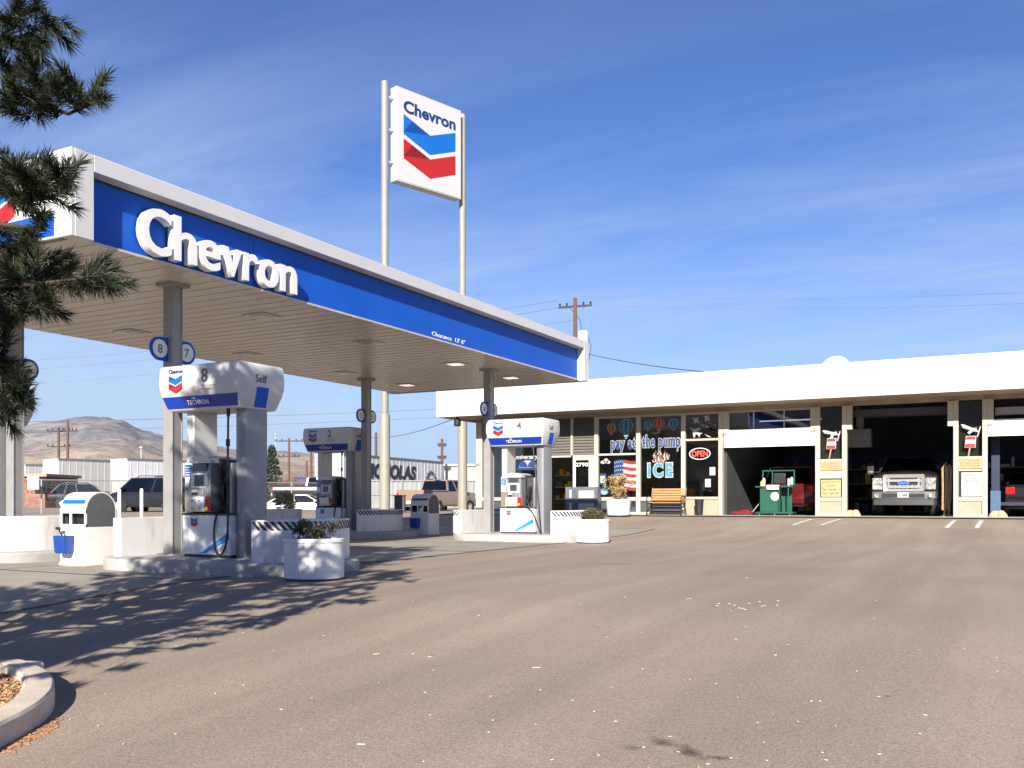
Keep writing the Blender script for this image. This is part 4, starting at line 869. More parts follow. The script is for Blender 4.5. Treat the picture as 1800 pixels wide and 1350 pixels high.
# ---- garage bays
POST = mat('garage_post_cream', (.46, .42, .335), .6, var=.06, scale=2)
def panel_post(u0, u1, i):
    """two posts with a glazed strip, sign board and low panel between"""
    a, c = fx(u0), fx(u1); w_ = .14
    bbox('bay_post', POST, a, a+w_, WY-.10, WY+.16, BZ, 3.965, bevel=.008); bbox('bay_post', POST, c-w_, c, WY-.10, WY+.16, BZ, 3.965, bevel=.008)
    bbox('post_bracket', POST, a-.16, a-.002, WY-.09, WY+.14, 3.20, 3.962, bevel=.008); bbox('post_bracket', POST, c+.002, c+.16, WY-.09, WY+.14, 3.20, 3.962, bevel=.008)
    x0, x1 = a+w_+.003, c-w_-.003
    g = bbox('window', GLASS, x0, x1, WY+.0, WY+.01, 2.28, 3.93); bbox('backing', mat('grey_backing', (.34, .32, .28), .8), x0, x1, WY+.20, WY+.22, 2.2, 3.95)
    bbox('upper_rail', POST, x0, x1, WY-.06, WY+.10, 2.20, 2.275); 
    sb = bbox('notice_board', mat('board_buff', (.38, .26, .11), .6, c2=(.42, .32, .18), scale=6), x0, x1, WY-.085, WY-.062, 1.91, 2.19)
    for k in range(3):
        text('board_text', ('AUTO REPAIR', 'STATE OF NEVADA', 'LICENSED GARAGE')[k], .035, mat('print_brown', (.35, .14, .06), .6), sb, T((x0+x1)/2+.08, WY-.087, 2.12-k*.075) @ FRONT, width=(x1-x0)*.52, world=True)
    b = MB(); b.rings([[(x0+.14+r*math.cos(q*PI/10), WY-.088, 2.05+r*.8*math.sin(q*PI/10)) for q in range(20)] for r in (.075, .088)], cap=False); b.build('round_seal', GREYT, sb, True)
    bbox('mid_panel', POST, x0, x1, WY-.05, WY+.05, 1.66, 1.90) if i == 0 else bbox('mid_rail', POST, x0, x1, WY-.05, WY+.05, 1.84, 1.90)
    if i == 0:
        h = bbox('hours_board', mat('hours_yellow', (.38, .30, .09), .6, c2=(.42, .36, .20), scale=3), x0+.03, x1-.03, WY-.08, WY-.05, 1.07, 1.62, bevel=.004)
        for k, (s_, mt) in enumerate((('SERVICE STATION', DO), ('HOURS', DO), ('7am - 7pm M - F', GREYT), ('7am - 4pm Sat.', GREYT))):
            text('hours_text', s_, .06, mt, h, T((x0+x1)/2, WY-.083, 1.52-k*.12) @ FRONT, width=(x1-x0)*(.80, .36, .78, .72)[k], bold=.02, world=True)
    else:
        bbox('dark_backing', DKI, x0, x1, WY-.02, WY+.05, 1.0, 1.82); h = bbox('map_poster', DW, x0+.07, x1-.002, WY-.08, WY-.05, 1.07, 1.80, bevel=.004)
        for k, (s_, w2) in enumerate((('BIT MORGAN', .55), ('STATION', .4), ('PUBLIC NOTICE', .7))): text('poster_text', s_, .045, GREYT, h, T((x0+x1)/2+.03, WY-.083, 1.69-k*.09) @ FRONT, width=(x1-x0)*w2*.8, world=True)
        b = MB(); b.tube([(x0+.18, WY-.083, 1.5), (x0+.18, WY-.083, 1.32), (x1-.20, WY-.083, 1.10)], .004, 4); b.tube([(x1-.22+.08*math.cos(q*.6), WY-.083, 1.32+.07*math.sin(q*.6)) for q in range(11)], .004, 4); b.tube([(x0+.3+.06*math.cos(q*.6), WY-.083, 1.2+.05*math.sin(q*.6)) for q in range(8)], .004, 4); b.build('poster_drawing', GREYT, h, True)
    lp = bbox('low_panel', CREAM, x0, x1, WY-.04, WY+.08, BZ, 1.06, bevel=.004); bbox('ledge', POST, x0, x1, WY-.075, WY-.042, .94, 1.05, lp, bevel=.004); bbox('ledge', POST, x0, x1, WY-.075, WY-.042, BZ, BZ+.10, lp, bevel=.004)
    # decals: plane and striped pylon
    x = (x0+x1)/2
    def dd(mt, poly, yy, z): 
        b = MB(); b.prism(poly, 0, .003); b.build('window_decal', mt, g, True, smooth=False, M=Matrix.Translation(-absloc(g)) @ T(x, WY-yy, z) @ FRONT)
    dd(DW, rot([(-.30, .02), (-.22, .05), (.05, .05), (.14, .10), (.17, .03), (.25, .06), (.24, .0), (.1, -.03), (-.2, -.05)], -.28 if i == 0 else -.45), .006, 3.10)
    dd(DW, rot([(-.02, .02), (.06, .02), (.02, -.16), (-.06, -.15)], -.3+i*-.3, 1, .05, -.02), .009, 3.10); dd(DW, rot([(.22, .16), (.25, .16), (.26, -.16), (.23, -.16)], -.3), .009, 3.08)
    z0 = 2.72 if i == 0 else 2.66
    dd(DW, [(-.16, -.15), (.14, -.15), (.16, .20), (-.12, .20)], .006, z0+.03); dd(DR, [(-.13, .10), (.13, .10), (.13, .19), (-.10, .19)], .010, z0+.02); dd(DR, [(-.15, -.13), (.12, -.13), (.13, -.03), (-.14, -.03)], .010, z0+.02)
    dd(mat('decal_pink', (.36, .20, .14), .5), [(-.10, -.58), (-.06, -.58), (.02, -.16), (-.03, -.16)], .010, z0+.06)
panel_post(1434, 1489, 0); panel_post(1676, 1736, 1)
bbox('bay_post', POST, fx(1264), fx(1271), WY-.10, WY+.16, BZ, 3.965, bevel=.008); bbox('post_bracket', POST, fx(1271)+.002, fx(1271)+.22, WY-.09, WY+.14, 3.20, 3.962, bevel=.008)
# sectional doors
DOORW = mat('door_panel_white', (.80, .79, .76), .4, var=.03)
def bay_door(x0, x1, z0, z1, transom=True):
    d = bbox('bay_door', DOORW, x0, x1, WY-.02, WY+.04, z0, z1, bevel=.008); n = 3
    for i in range(n):
        xa, xb = x0+(x1-x0)*i/n+.05, x0+(x1-x0)*(i+1)/n-.05; b = MB(); 
        b.box(xa, xb, WY-.028, WY-.021, z0+.06, z1-.06); b.build('raised_panel', DOORW, d, True, bevel=.004)
    if transom:
        bbox('transom_frame', FR, x0, x1, WY, WY+.05, 3.90, 3.96)
        for i in range(n):
            xa, xb = x0+(x1-x0)*i/n, x0+(x1-x0)*(i+1)/n; bbox('transom_window', glass('transom_glass', (.28, .30, .36), .10), xa+.02, xb-.02, WY+.02, WY+.028, z1+.01, 3.89)
            if i: bbox('glazing_bar', LTGREY, xa-.018, xa+.018, WY+.005, WY+.05, z1+.002, 3.898)
bay_door(fx(1271.5)+.24-.22, fx(1434)-.01, 2.73, 3.33)
bay_door(fx(1736)+.01, fx(1736)+5.2, 2.86, 3.36, False)
bbox('door_roller', STEEL, fx(1736)+.2, fx(1736)+5.2, WY+.10, WY+.4, 3.50, 3.72)
bbox('bay_post', POST, fx(1736)+5.22, fx(1736)+5.5, WY-.10, WY+.16, BZ, 3.965)
bbox('front_wall', CREAM, fx(1736)+5.52, RX1-.2, WY, WY+.25, BZ, 3.965)
# raised middle door under the ceiling, tracks
b = MB(); b.box(fx(1492), fx(1672), WY+.35, WY+3.1, 3.80, 3.85); b.build('raised_door', mat('raised_door_grey', (.14, .14, .14), .6), bl, True)
b = MB(); b.box(fx(1492), fx(1672), WY+.3, WY+.36, 3.62, 3.84); b.build('door_shaft', CHAR, bl, True)
for x_, y_, l_ in ((on_s(1395, 34)[0], 34, 1.2), (2.2, 37.5, 1.2)):
    b = MB(); b.m(emis('tube_light', (1, .95, .85), 3.5)); b.box(x_-l_, x_+l_, y_-.03, y_+.03, 3.80, 3.84); b.build('fluorescent_tube', None, bl, True)
bbox('wall_stripe', mat('interior_blue', (.02, .035, .13), .7), fx(1270), RX1-.2, 40.56, 40.59, 2.1, 2.9)
# shelves and stuff on the garage back wall
random.seed(12)
b = MB(); gg = [CHAR, LTGREY, DR, DO, YEL, mat('box_brown', (.25, .16, .08), .8), mat('can_blue', (.03, .08, .25), .5)]
b.m(STEEL)
for z in (BZ+.05, 1.0, 1.6, 2.2): b.box(fx(1275, 40)+.3, 8.6, 40.05, 40.5, z, z+.04)
for z in (BZ+.09, 1.04, 1.64, 2.24):
    x = fx(1275, 40)+.4
    while x < 8.4:
        w_ = random.uniform(.08, .4); b.m(random.choice(gg)); b.box(x, x+w_*.85, 40.08, 40.4, z, z+random.uniform(.1, .45)); x += w_+(random.uniform(0, .5) if random.random() < .3 else 0)
b.build('parts_shelving', None, bl, True, smooth=False, kind='stuff')
for (xx, yy, n) in ((-5.6, 38.6, 4), (-.9, 38.9, 5), (1.2, 38.4, 3)):
    t = thing('tyre_stack', {4: 'stack of four black tyres at the back of the first bay', 5: 'tallest tyre stack, at the back of the middle bay', 3: 'short tyre stack at the back beside the third bay'}[n], 'tyres', (xx, yy, BZ+.012), 0, 'tyre stacks in the garage')
    for k in range(n): b = MB(); b.lathe([(.2, k*.22+.02), (.30, k*.22), (.34, k*.22+.05), (.34, k*.22+.16), (.30, k*.22+.21), (.2, k*.22+.19)], n=22, cap=False); b.build('tyre', TIRE, t)
def tool_chest(x, y, label, c):
    t = thing('tool_chest', label, 'tool chest', (x, y, BZ+.012)); m_ = mat('chest_'+c, {'red': (.30, .02, .02), 'dark': (.05, .05, .06), 'blue': (.03, .06, .2)}[c], .4)
    b = MB(); b.box(-.5, .5, -.25, .25, .1, 1.05); b.build('case', m_, t, bevel=.01)
    for k in range(5): b = MB(); b.box(-.46, .46, -.265, -.251, .14+k*.18, .30+k*.18); b.m(CHROME); b.box(-.3, .3, -.285, -.266, .25+k*.18, .265+k*.18); b.ms = [m_, CHROME]; b.mi = [0]*6+[1]*6; b.build('drawer', None, t)
    b = MB(); b.lathe([(.05, 0), (.05, .1)], -.4, -.15); b.lathe([(.05, 0), (.05, .1)], .4, -.15); b.build('castors', TIRE, t)
tool_chest(fx(1310, 38), 38.2, 'red drawer chest in the dark back of the first bay', 'red'); tool_chest(fx(1700, 37), 38.4, 'dark drawer chest at the back of the garage behind the pickup', 'dark'); tool_chest(fx(1775, 37), 37.6, 'blue drawer chest beside the lift post', 'blue')
# front office interior: counter, shelves with goods
b = MB(); 
for z in (1.0, 1.5, 2.0): b.box(fx(975, 36), fx(1110, 36), 36, 36.4, z, z+.04)
b.build('shelf', LTGREY, bl, True)
gm = [DR, DW, DO, DC, YEL, DT]; b = MB()
for z in (1.04, 1.54, 2.04):
    x = fx(975, 36)+.05
    while x < fx(1110, 36)-.2: w_ = random.uniform(.08, .2); b.m(random.choice(gm)); b.box(x, x+w_*.8, 36.02, 36.2, z, z+random.uniform(.12, .3)); x += w_
b.build('shelf_goods', None, bl, True, smooth=False, kind='stuff')
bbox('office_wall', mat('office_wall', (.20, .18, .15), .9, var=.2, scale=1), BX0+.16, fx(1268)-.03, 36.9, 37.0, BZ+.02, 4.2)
for (x_, y_) in ((-11.5, 33.6), (-8.6, 33.6), (-14.4, 33.6)):  # glowing fill boxes added to brighten the dark shop windows
    b = MB(); b.box(x_-.6, x_+.6, y_-.12, y_+.12, 4.20, 4.28); b.build('fill_light', emis('fill_glow', (1, .93, .8), 7), bl, True)
# roof dish
ds = thing('satellite_dish', 'white round satellite dish peeking over the roof edge', 'dish', (on_s(1469, 33)[0], 33.0, FZ1-.06))
b = MB(); dc = T(0, 0, .34) @ Matrix.Rotation(math.radians(70), 4, 'X'); b.lathe([(.02, -.06), (.25, -.035), (.40, .0), (.47, .04), (.465, .05), (.39, .012), (.02, -.045)], n=32, M=dc, cap=False); b.build('reflector', WHITE, ds)
b = MB(); b.cyl((0, .1, 0), (0, .1, .3), .03); b.tube([(0, .05, -.02), (0, -.3, .0), (0, -.5, .25)], .015); b.build('mount', LTGREY, ds)
text('dish_text', 'DIRECTV', .07, GREYT, ds, T(0, -.10, .50) @ FRONT, width=.6, bold=.02)
cmx, _ = on_s(804, 29.9)
b = MB(); b.lathe([(.09, -.16), (.13, -.12), (.13, .08), (.10, .12)], n=16); b.box(-.03, .03, -.03, .03, .12, .2); tag(b.build('security_camera', DARK, M=T(cmx, 29.9, FZ0-.18)), 'small black security camera hanging under the left end of the shop roof', 'camera')

# ---- bench and bins in front of the shop
x, y = at_s(1171, 30.35); bn = thing('park_bench', 'slatted wooden bench with black iron ends in front of the ICE window', 'bench', (x, y, gz(y)+.035))
WB = mat('bench_wood', (.42, .20, .07), .55, c2=(.58, .32, .13), scale=3, stretch=(1, 14, 14))
b = MB()
for i in range(5): b.box(-.58, .58, -.22+i*.085, -.16+i*.085, .42, .445)
b.build('seat', WB, bn, bevel=.005)
b = MB()
for i in range(5): b.box(-.58, .58, .20+i*.022, .225+i*.022, .50+i*.085, .565+i*.085)
b.build('backrest', WB, bn, bevel=.005)
for sx in (-.6, .6):
    b = MB(); b.tube([(sx, -.28, 0), (sx, -.22, .2), (sx, -.24, .40), (sx, .16, .41), (sx, .22, .55), (sx, .33, .93)], .022, 6); b.tube([(sx, .34, 0), (sx, .22, .2), (sx, .14, .41)], .022, 6); b.tube([(sx, -.24, .41), (sx, -.25, .60), (sx, -.1, .64), (sx, .24, .62)], .02, 6); b.build('iron_end', DARK, bn)
b = MB(); b.box(-.6, .6, -.01, .01, .18, .20); b.build('stretcher', DARK, bn)
x, y = at_s(1229, 30.6); tb = thing('litter_bin', 'small black litter bin against the cream wall right of the bench', 'bin', (x, y, gz(y)+.035))
b = MB(); b.lathe([(.12, 0), (.15, .48)], n=20); b.build('body', DARK, tb); b = MB(); b.lathe([(.157, .48), (.157, .52), (.13, .53), (.12, .50)], n=20, cap=False); b.build('rim', DARK, tb)

# ---- garage equipment
GRN = mat('machine_green', (.006, .085, .052), .45, var=.1)
x, y = at_s(1364, 31.9); mc = thing('diagnostic_cart', 'green wheeled engine diagnostic cart with a monitor in the first bay', 'cart', (x, y, BZ+.012))
b = MB(); b.box(-.48, .12, -.25, .25, .12, .92); b.build('cabinet', GRN, mc, bevel=.01)
b = MB(); b.box(-.62, .62, -.3, .3, .06, .12); b.box(-.62, .62, -.32, .32, .94, .99); b.box(.14, .18, -.28, -.24, .12, .94); b.box(.44, .48, -.28, -.24, .12, .94); b.box(.14, .48, .24, .28, .12, .94); b.build('frame', GRN, mc, bevel=.006)
b = MB()
for xx in (-.46, -.14, .58): b.box(xx-.02, xx+.02, .1, .14, .99, 1.50)
b.box(-.48, .60, .09, .15, 1.49, 1.53); b.build('top_rack', GRN, mc)
b = MB(); b.box(-.06, .32, -.05, .05, 1.08, 1.42); b.build('monitor', SCR, mc, bevel=.01); b = MB(); b.box(-.04, .30, -.056, -.052, 1.11, 1.40); b.build('monitor_glass', DARK, mc)
b = MB(); b.box(-.24, .16, -.36, -.12, .86, 1.02); b.build('printer', WHITE, mc, bevel=.02)
b = MB(); b.lathe([(.14, 0), (.14, .004)], n=24, M=T(.02, -.252, .64) @ FRONT); b.m(GREYT); b.tube([(-.06, -.258, .64), (.10, -.258, .66)], .01); b.ms = [WHITE, GREYT]; b.mi = [0]*26+[1]*(len(b.f)-26); b.build('round_badge', None, mc)
for (xx, zz, mt) in ((-.38, 1.13, WHITE), (.44, 1.12, DW), (.54, 1.16, LTGREY), (-.45, 1.04, YEL)):
    b = MB(); b.lathe([(.045, zz-.13), (.05, zz+.08), (.02, zz+.13)], xx, -.1, 12); b.build('bottle', mt, mc)
for xx in (-.5, .0, .5): b = MB(); b.cyl((xx-.02, -.2, .05), (xx+.02, -.2, .05), .05); b.build('castor', LTGREY, mc)
x, y = at_s(1307, 32.0); jk = thing('floor_jack', 'low red floor jack on the floor of the first bay', 'jack', (x, y, BZ+.012))
b = MB(); b.box(-.42, .35, -.12, .12, .03, .13); b.box(-.1, .2, -.06, .06, .13, .18); b.build('body', mat('jack_red', (.20, .01, .01), .4), jk, bevel=.01); b = MB(); b.tube([(.3, 0, .1), (.55, .1, .45), (.62, .12, .6)], .018); b.build('handle', CHROME, jk)
for xx in (-.35, .3): b = MB(); b.cyl((xx, -.15, .05), (xx, .15, .05), .05); b.build('wheel', TIRE, jk)
def sandbags(u, label):
    x, y = at_s(u, 31.15); t = thing('rag_pile', label, 'rags', (x, y-.0, BZ+.012)); m_ = mat('tan_cloth', (.52, .38, .22), .9, var=.2, bump=.4)
    for i, (ox, oy, sc) in enumerate(((-.13, 0, 1), (.10, -.05, .9), (0.02, .1, 1.05))):
        b = MB(); rs = []
        for k in range(7):
            a = k/6*PI/2; rs.append([((.14*sc*math.cos(a)+.01)*math.cos(q*PI/8)*(1+.18*noise.noise((q*.7, k, i)))+ox+k*.008*(-1)**i, (.11*sc*math.cos(a)+.01)*math.sin(q*PI/8)+oy, .20*sc*math.sin(a)**.8 if k else 0) for q in range(16)])
        b.rings(rs); b.build('cloth_bundle', m_, t)
sandbags(1500, 'tan cloth bundles on the bay floor left of the grey pickup'); sandbags(1756, 'tan cloth bundles at the foot of the blue lift post')
lm = mat('lift_blue', (.006, .016, .045), .5); lmp = mat('lift_pad_blue', (.05, .11, .19), .5)
x, y = at_s(1750, 32.2); lf = thing('lift_post', 'tall dark blue car lift post in the third bay', 'lift', (x, y, BZ+.012)); b = MB(); b.box(-.12, .12, -.12, .12, .0, 3.2); b.box(-.2, .2, -.2, .2, 0, .03); b.build('post', lm, lf, bevel=.01); b = MB(); b.box(-.14, .14, -.15, -.122, .12, .80); b.build('pad', lmp, lf, bevel=.005); b = MB(); b.box(.1, .9, -.05, .05, .35, .45); b.build('arm', lm, lf)
x, y = at_s(1663, 31.9); hs = thing('hose_stand', 'tan exhaust hoses hanging beside the post right of the grey pickup', 'hoses', (x, y, BZ+.012)); hm = mat('hose_tan', (.36, .25, .13), .8, var=.2)
for k, (ax, bx) in enumerate(((-.10, -.04), (.05, .08))): b = MB(); b.tube([(ax, 0, .2), (ax+.01, 0, .9), (ax, .0, 1.5), ((ax+bx)/2+.03, 0, 1.62), (bx+.06, 0, 1.5), (bx+.04, 0, .6), (bx, 0, .05)], .035, 8); b.build('hose', hm, hs)
b = MB(); b.cyl((0, .06, 0), (0, .06, 1.7), .025); b.lathe([(.16, 0), (.16, .03)]); b.build('stand', STEEL, hs)
x, y = at_s(1516, 33); hp = bbox('unit_heater', mat('heater_grey', (.20, .19, .18), .6), x-.55, x+.25, 33, 33.5, 2.75, 3.35, bevel=.01)
b = MB(); b.tube([(x-.1, 33.2, 3.35), (x-.1, 33.2, 4.1)], .12, 10); b.build('flue', hp.data.materials[0], hp, True)

# ================================================================ vehicles: local +x right, +y forward
def loft(sections, mb): mb.rings(sections)
def wheel(parent, x, y, r, wd, rimm=None):
    b = MB(); s_ = 1 if x > 0 else -1; M = T(x, y, r) @ Matrix.Rotation(PI/2, 4, 'Y')
    b.lathe([(r*.60, -wd/2), (r*.93, -wd/2), (r, -wd/2+.03), (r, wd/2-.03), (r*.93, wd/2), (r*.60, wd/2)], n=28, M=M, cap=False); w_ = b.build('wheel', TIRE, parent)
    b = MB(); b.lathe([(r*.62, -wd/2+.03), (r*.60, -.02), (r*.60, .02), (r*.62, wd/2-.03)], n=24, M=M); b.build('rim', rimm or LTGREY, w_)
    b = MB(); b.m(DARK)
    for k in range(5):
        a = 2*PI*k/5
        for q in (-1, 1): b.add([tuple(M @ Vector((math.cos(a+da)*r*rr, math.sin(a+da)*r*rr, q*(wd/2-.025)))) for da, rr in ((-.18, .52), (.18, .52), (.10, .25), (-.10, .25))], [(0, 1, 2, 3)])
    b.build('spoke_shade', None, w_, smooth=False)  # dark patches painted for the shaded openings between spokes
def vehicle(label, name, cat, loc, rz, paint, L, W, Hb, Hr, cab, kind='suv', grnd=.3, wr=.36, wb=None, group=None, low=None, rails=False):
    """L length, W width, Hb belt height, Hr roof height, cab=(y_rear_base,y_rear_top,y_front_top,y_front_base) from rear=0"""
    v = thing(name, label, cat, loc, rz, group); h = W/2; y0 = -L/2; wb = wb or (L*.20, L*.80)
    def Y(q): return y0+q
    hood = Hb-.06; st = []
    if kind == 'pickup': prof = [(0, grnd+.18, Hb-.05), (.05, grnd, Hb), (cab[0]-.05, grnd, Hb), (cab[0], grnd, Hb), (cab[3], grnd, Hb), (L*.9, grnd, Hb-.06), (L-.08, grnd, Hb-.14), (L, grnd+.18, Hb-.28)]
    else: prof = [(0, grnd+.15, Hb-.12), (.07, grnd, Hb-.03), (L*.2, grnd, Hb), (cab[3], grnd, Hb), (L*.88, grnd, Hb-.10), (L-.1, grnd, Hb-.22), (L, grnd+.18, Hb-.38)]
    b = MB(); rs = []
    for (q, zl, zh) in prof:
        e = .06 if q in (0, L) else 0; hh = h-e; zm = (zl+zh)/2
        rs.append([(-hh+.08, Y(q), zl), (hh-.08, Y(q), zl), (hh-.01, Y(q), zl+.08), (hh, Y(q), zm), (hh-.03, Y(q), zh-.10), (hh-.08, Y(q), zh-.02), (hh-.18, Y(q), zh), (-hh+.18, Y(q), zh), (-hh+.08, Y(q), zh-.02), (-hh+.03, Y(q), zh-.10), (-hh, Y(q), zm), (-hh+.01, Y(q), zl+.08)])
    b.rings(rs); b.build('body', paint, v)
    # cabin glass and roof
    i0, i1 = .07, .20
    def cr(z, ins, ya, yb): return [(-h+ins, Y(ya), z), (h-ins, Y(ya), z), (h-ins, Y(yb), z), (-h+ins, Y(yb), z)]
    b = MB(); b.rings([cr(Hb-.02, i0, cab[0], cab[3]), cr(Hr-.06, i1, cab[1], cab[2])]); g = b.build('windows', CGLASS, v, smooth=False)
    b = MB(); b.rings([cr(Hr-.075, i1-.015, cab[1]-.02, cab[2]+.02), cr(Hr-.03, i1, cab[1], cab[2]), cr(Hr, i1+.12, cab[1]+.15, cab[2]-.25)]); b.build('roof', paint, v, bevel=.01)
    def pillar(qa, qb, w_=.05):
        for sx in (-1, 1):
            xa, xb = sx*(h-i0+.006), sx*(h-i1+.006)
            b = MB(); b.add([(xa, Y(qa)-w_, Hb-.02), (xa, Y(qa)+w_, Hb-.02), (xb, Y(qb)+w_, Hr-.06), (xb, Y(qb)-w_, Hr-.06), (xa-sx*.06, Y(qa)-w_, Hb-.02), (xa-sx*.06, Y(qa)+w_, Hb-.02), (xb-sx*.06, Y(qb)+w_, Hr-.06), (xb-sx*.06, Y(qb)-w_, Hr-.06)], [(0, 1, 2, 3), (7, 6, 5, 4), (0, 3, 7, 4), (1, 5, 6, 2)]); b.build('pillar', paint, v)
    pillar(cab[0]+.03, cab[1]+.03, .06); pillar(cab[3]-.03, cab[2]-.03, .04); pillar((cab[0]+cab[3])/2, (cab[1]+cab[2])/2, .05)
    if kind == 'suv': pillar(cab[0]+(cab[3]-cab[0])*.26, cab[1]+(cab[2]-cab[1])*.24, .04)
    for q in wb:
        for sx in (-1, 1):
            b = MB(); b.lathe([(wr*1.22, -.10), (wr*1.22, .0)], n=24, M=T(sx*(h-.005)-(.0 if sx < 0 else -.0), Y(q), wr+.02) @ Matrix.Rotation(sx*PI/2, 4, 'Y') @ T(0, 0, .002)); b.build('wheel_arch', DARK, v)
            wheel(v, sx*(h-.075), Y(q), wr, .22)
    # rear face
    b = MB(); b.box(-h+.03, h-.03, Y(0)-.09, Y(0)+.02, grnd+.10, grnd+.30); b.build('rear_bumper', CHROME if kind == 'pickup' else paint, v, bevel=.02)
    for sx in (-1, 1):
        b = MB(); zt = Hb-.08
        b.box(min(sx*(h-.30), sx*(h-.045)), max(sx*(h-.30), sx*(h-.045)), Y(0)-.012, Y(0)+.10, zt-(.34 if kind == 'pickup' else .24), zt-.02) if kind != 'pickup' else b.box(min(sx*(h-.20), sx*(h-.05)), max(sx*(h-.20), sx*(h-.05)), Y(0)-.012, Y(0)+.06, zt-.36, zt-.02)
        b.build('tail_light', TAIL, v, bevel=.015)
        b = MB(); b.box(min(sx*(h-.34), sx*(h-.10)), max(sx*(h-.34), sx*(h-.10)), Y(L)-.12, Y(L)+.01, Hb-.50, Hb-.34); b.build('headlight', LENS, v, bevel=.02)
        b = MB(); b.box(min(sx*(h+.02), sx*(h+.18)), max(sx*(h+.02), sx*(h+.18)), Y(cab[3]-.35), Y(cab[3]-.25), Hb-.0, Hb+.16); b.build('mirror', paint, v, bevel=.02)
    b = MB(); b.m(WHITE); b.box(-.16, .16, Y(0)-.022, Y(0)-.013, (grnd+Hb)/2-.0, (grnd+Hb)/2+.14) if kind != 'pickup' else b.box(-.16, .16, Y(0)-.1, Y(0)-.092, grnd+.14, grnd+.27); b.build('number_plate', None, v)
    b = MB(); b.box(-h+.04, h-.04, Y(L)-.04, Y(L)+.05, grnd+.08, grnd+.28); b.build('front_bumper', DARK, v, bevel=.02)
    b = MB(); b.box(-h+.42, h-.42, Y(L)-.02, Y(L)+.015, Hb-.52, Hb-.36); b.build('grille', DARK, v)
    if kind == 'pickup':
        b = MB(); b.box(-h+.12, h-.12, Y(.12), Y(cab[0]-.12), Hb-.02, Hb+.006); b.build('bed_shade_slab', DARK, v)  # black slab laid on top for the shade inside the open bed
        for sx in (-1, 1):
            b = MB(); b.box(min(sx*(h-.14), sx*(h-.02)), max(sx*(h-.14), sx*(h-.02)), Y(.04), Y(cab[0]-.04), Hb-.03, Hb+.03); b.build('bed_rail', paint, v, bevel=.02)
        b = MB(); b.box(-h+.06, h-.06, Y(0)-.006, Y(.06), Hb-.45, Hb+.03); b.build('tailgate', paint, v, bevel=.02)
    if rails:
        for sx in (-1, 1): b = MB(); b.tube([(sx*(h-i1-.06), Y(cab[1]+.2), Hr), (sx*(h-i1-.06), Y(cab[1]+.3), Hr+.07), (sx*(h-i1-.06), Y(cab[2]-.4), Hr+.07), (sx*(h-i1-.06), Y(cab[2]-.3), Hr)], .018, 6); b.build('roof_rail', DARK, v)
    return v
def paint(name, c, rough=.25): return mat(name, c, rough, var=.04, scale=2, coat=.45)
TANP = paint('paint_tan', (.27, .195, .14)); REDP = paint('paint_dark_red', (.10, .007, .010)); BLKP = paint('paint_black', (.010, .010, .012)); GRYP = paint('paint_dark_grey', (.015, .015, .017)); WHTP = paint('paint_white', (.7, .7, .7)); 
x, y = on_d(772, 47.5); vehicle('tan pickup truck parked beyond the canopy in front of the corrugated fence', 'pickup_truck', 'pickup truck', (x, y, .24), -.02, TANP, 5.0, 1.80, 1.20, 1.78, (2.05, 2.15, 3.2, 3.75), 'pickup', .42, .38)
x, y = at_s(1376, 33.9); vehicle('dark red car with its tail towards us behind the green cart', 'parked_car', 'car', (x+.3, y+1.6, BZ+.012), 0, REDP, 4.5, 1.85, 1.12, 1.72, (.1, .55, 2.5, 3.4), 'suv', .30, .34)
x, y = at_s(1812, 33.6); vehicle('dark sedan seen from behind in the third bay at the right edge', 'parked_car', 'car', (x+.15, y+1.6, BZ+.012), 0, BLKP, 4.5, 1.80, 1.02, 1.45, (.5, 1.1, 2.4, 3.3), 'suv', .24, .32)
x, y = on_d(273, 44); vehicle('dark grey pickup with a cap behind the fence, left of the near column', 'parked_car', 'car', (x, y, gz(y)-.15), PI/2+YAW*.6, GRYP, 4.6, 1.85, 1.10, 1.75, (.15, .5, 3.1, 3.75), 'suv', .36, .38, rails=True)
x, y = on_d(152, 66); vehicle('black sport utility car parked by the trailers, behind the near service bin', 'parked_car', 'car', (x, y, gz(y)-.05), -PI/2+YAW+.3, BLKP, 4.7, 1.85, 1.10, 1.75, (.15, .7, 2.8, 3.6), 'suv', .34, .37, rails=True)
x, y = on_d(535, 54); vehicle('white hatchback car behind the hedge, between the near and far pumps', 'parked_car', 'car', (x, y, gz(y)-.52), -PI/2+YAW, WHTP, 4.2, 1.75, .95, 1.40, (.2, .9, 2.4, 3.2), 'suv', .22, .31)
x, y = on_d(556, 62); vehicle('black pickup parked further back, above the white hatchback', 'pickup_truck', 'pickup truck', (x, y, gz(y)+.25), -PI/2+YAW, BLKP, 5.4, 1.95, 1.25, 1.85, (2.2, 2.3, 3.5, 4.1), 'pickup', .45, .40)

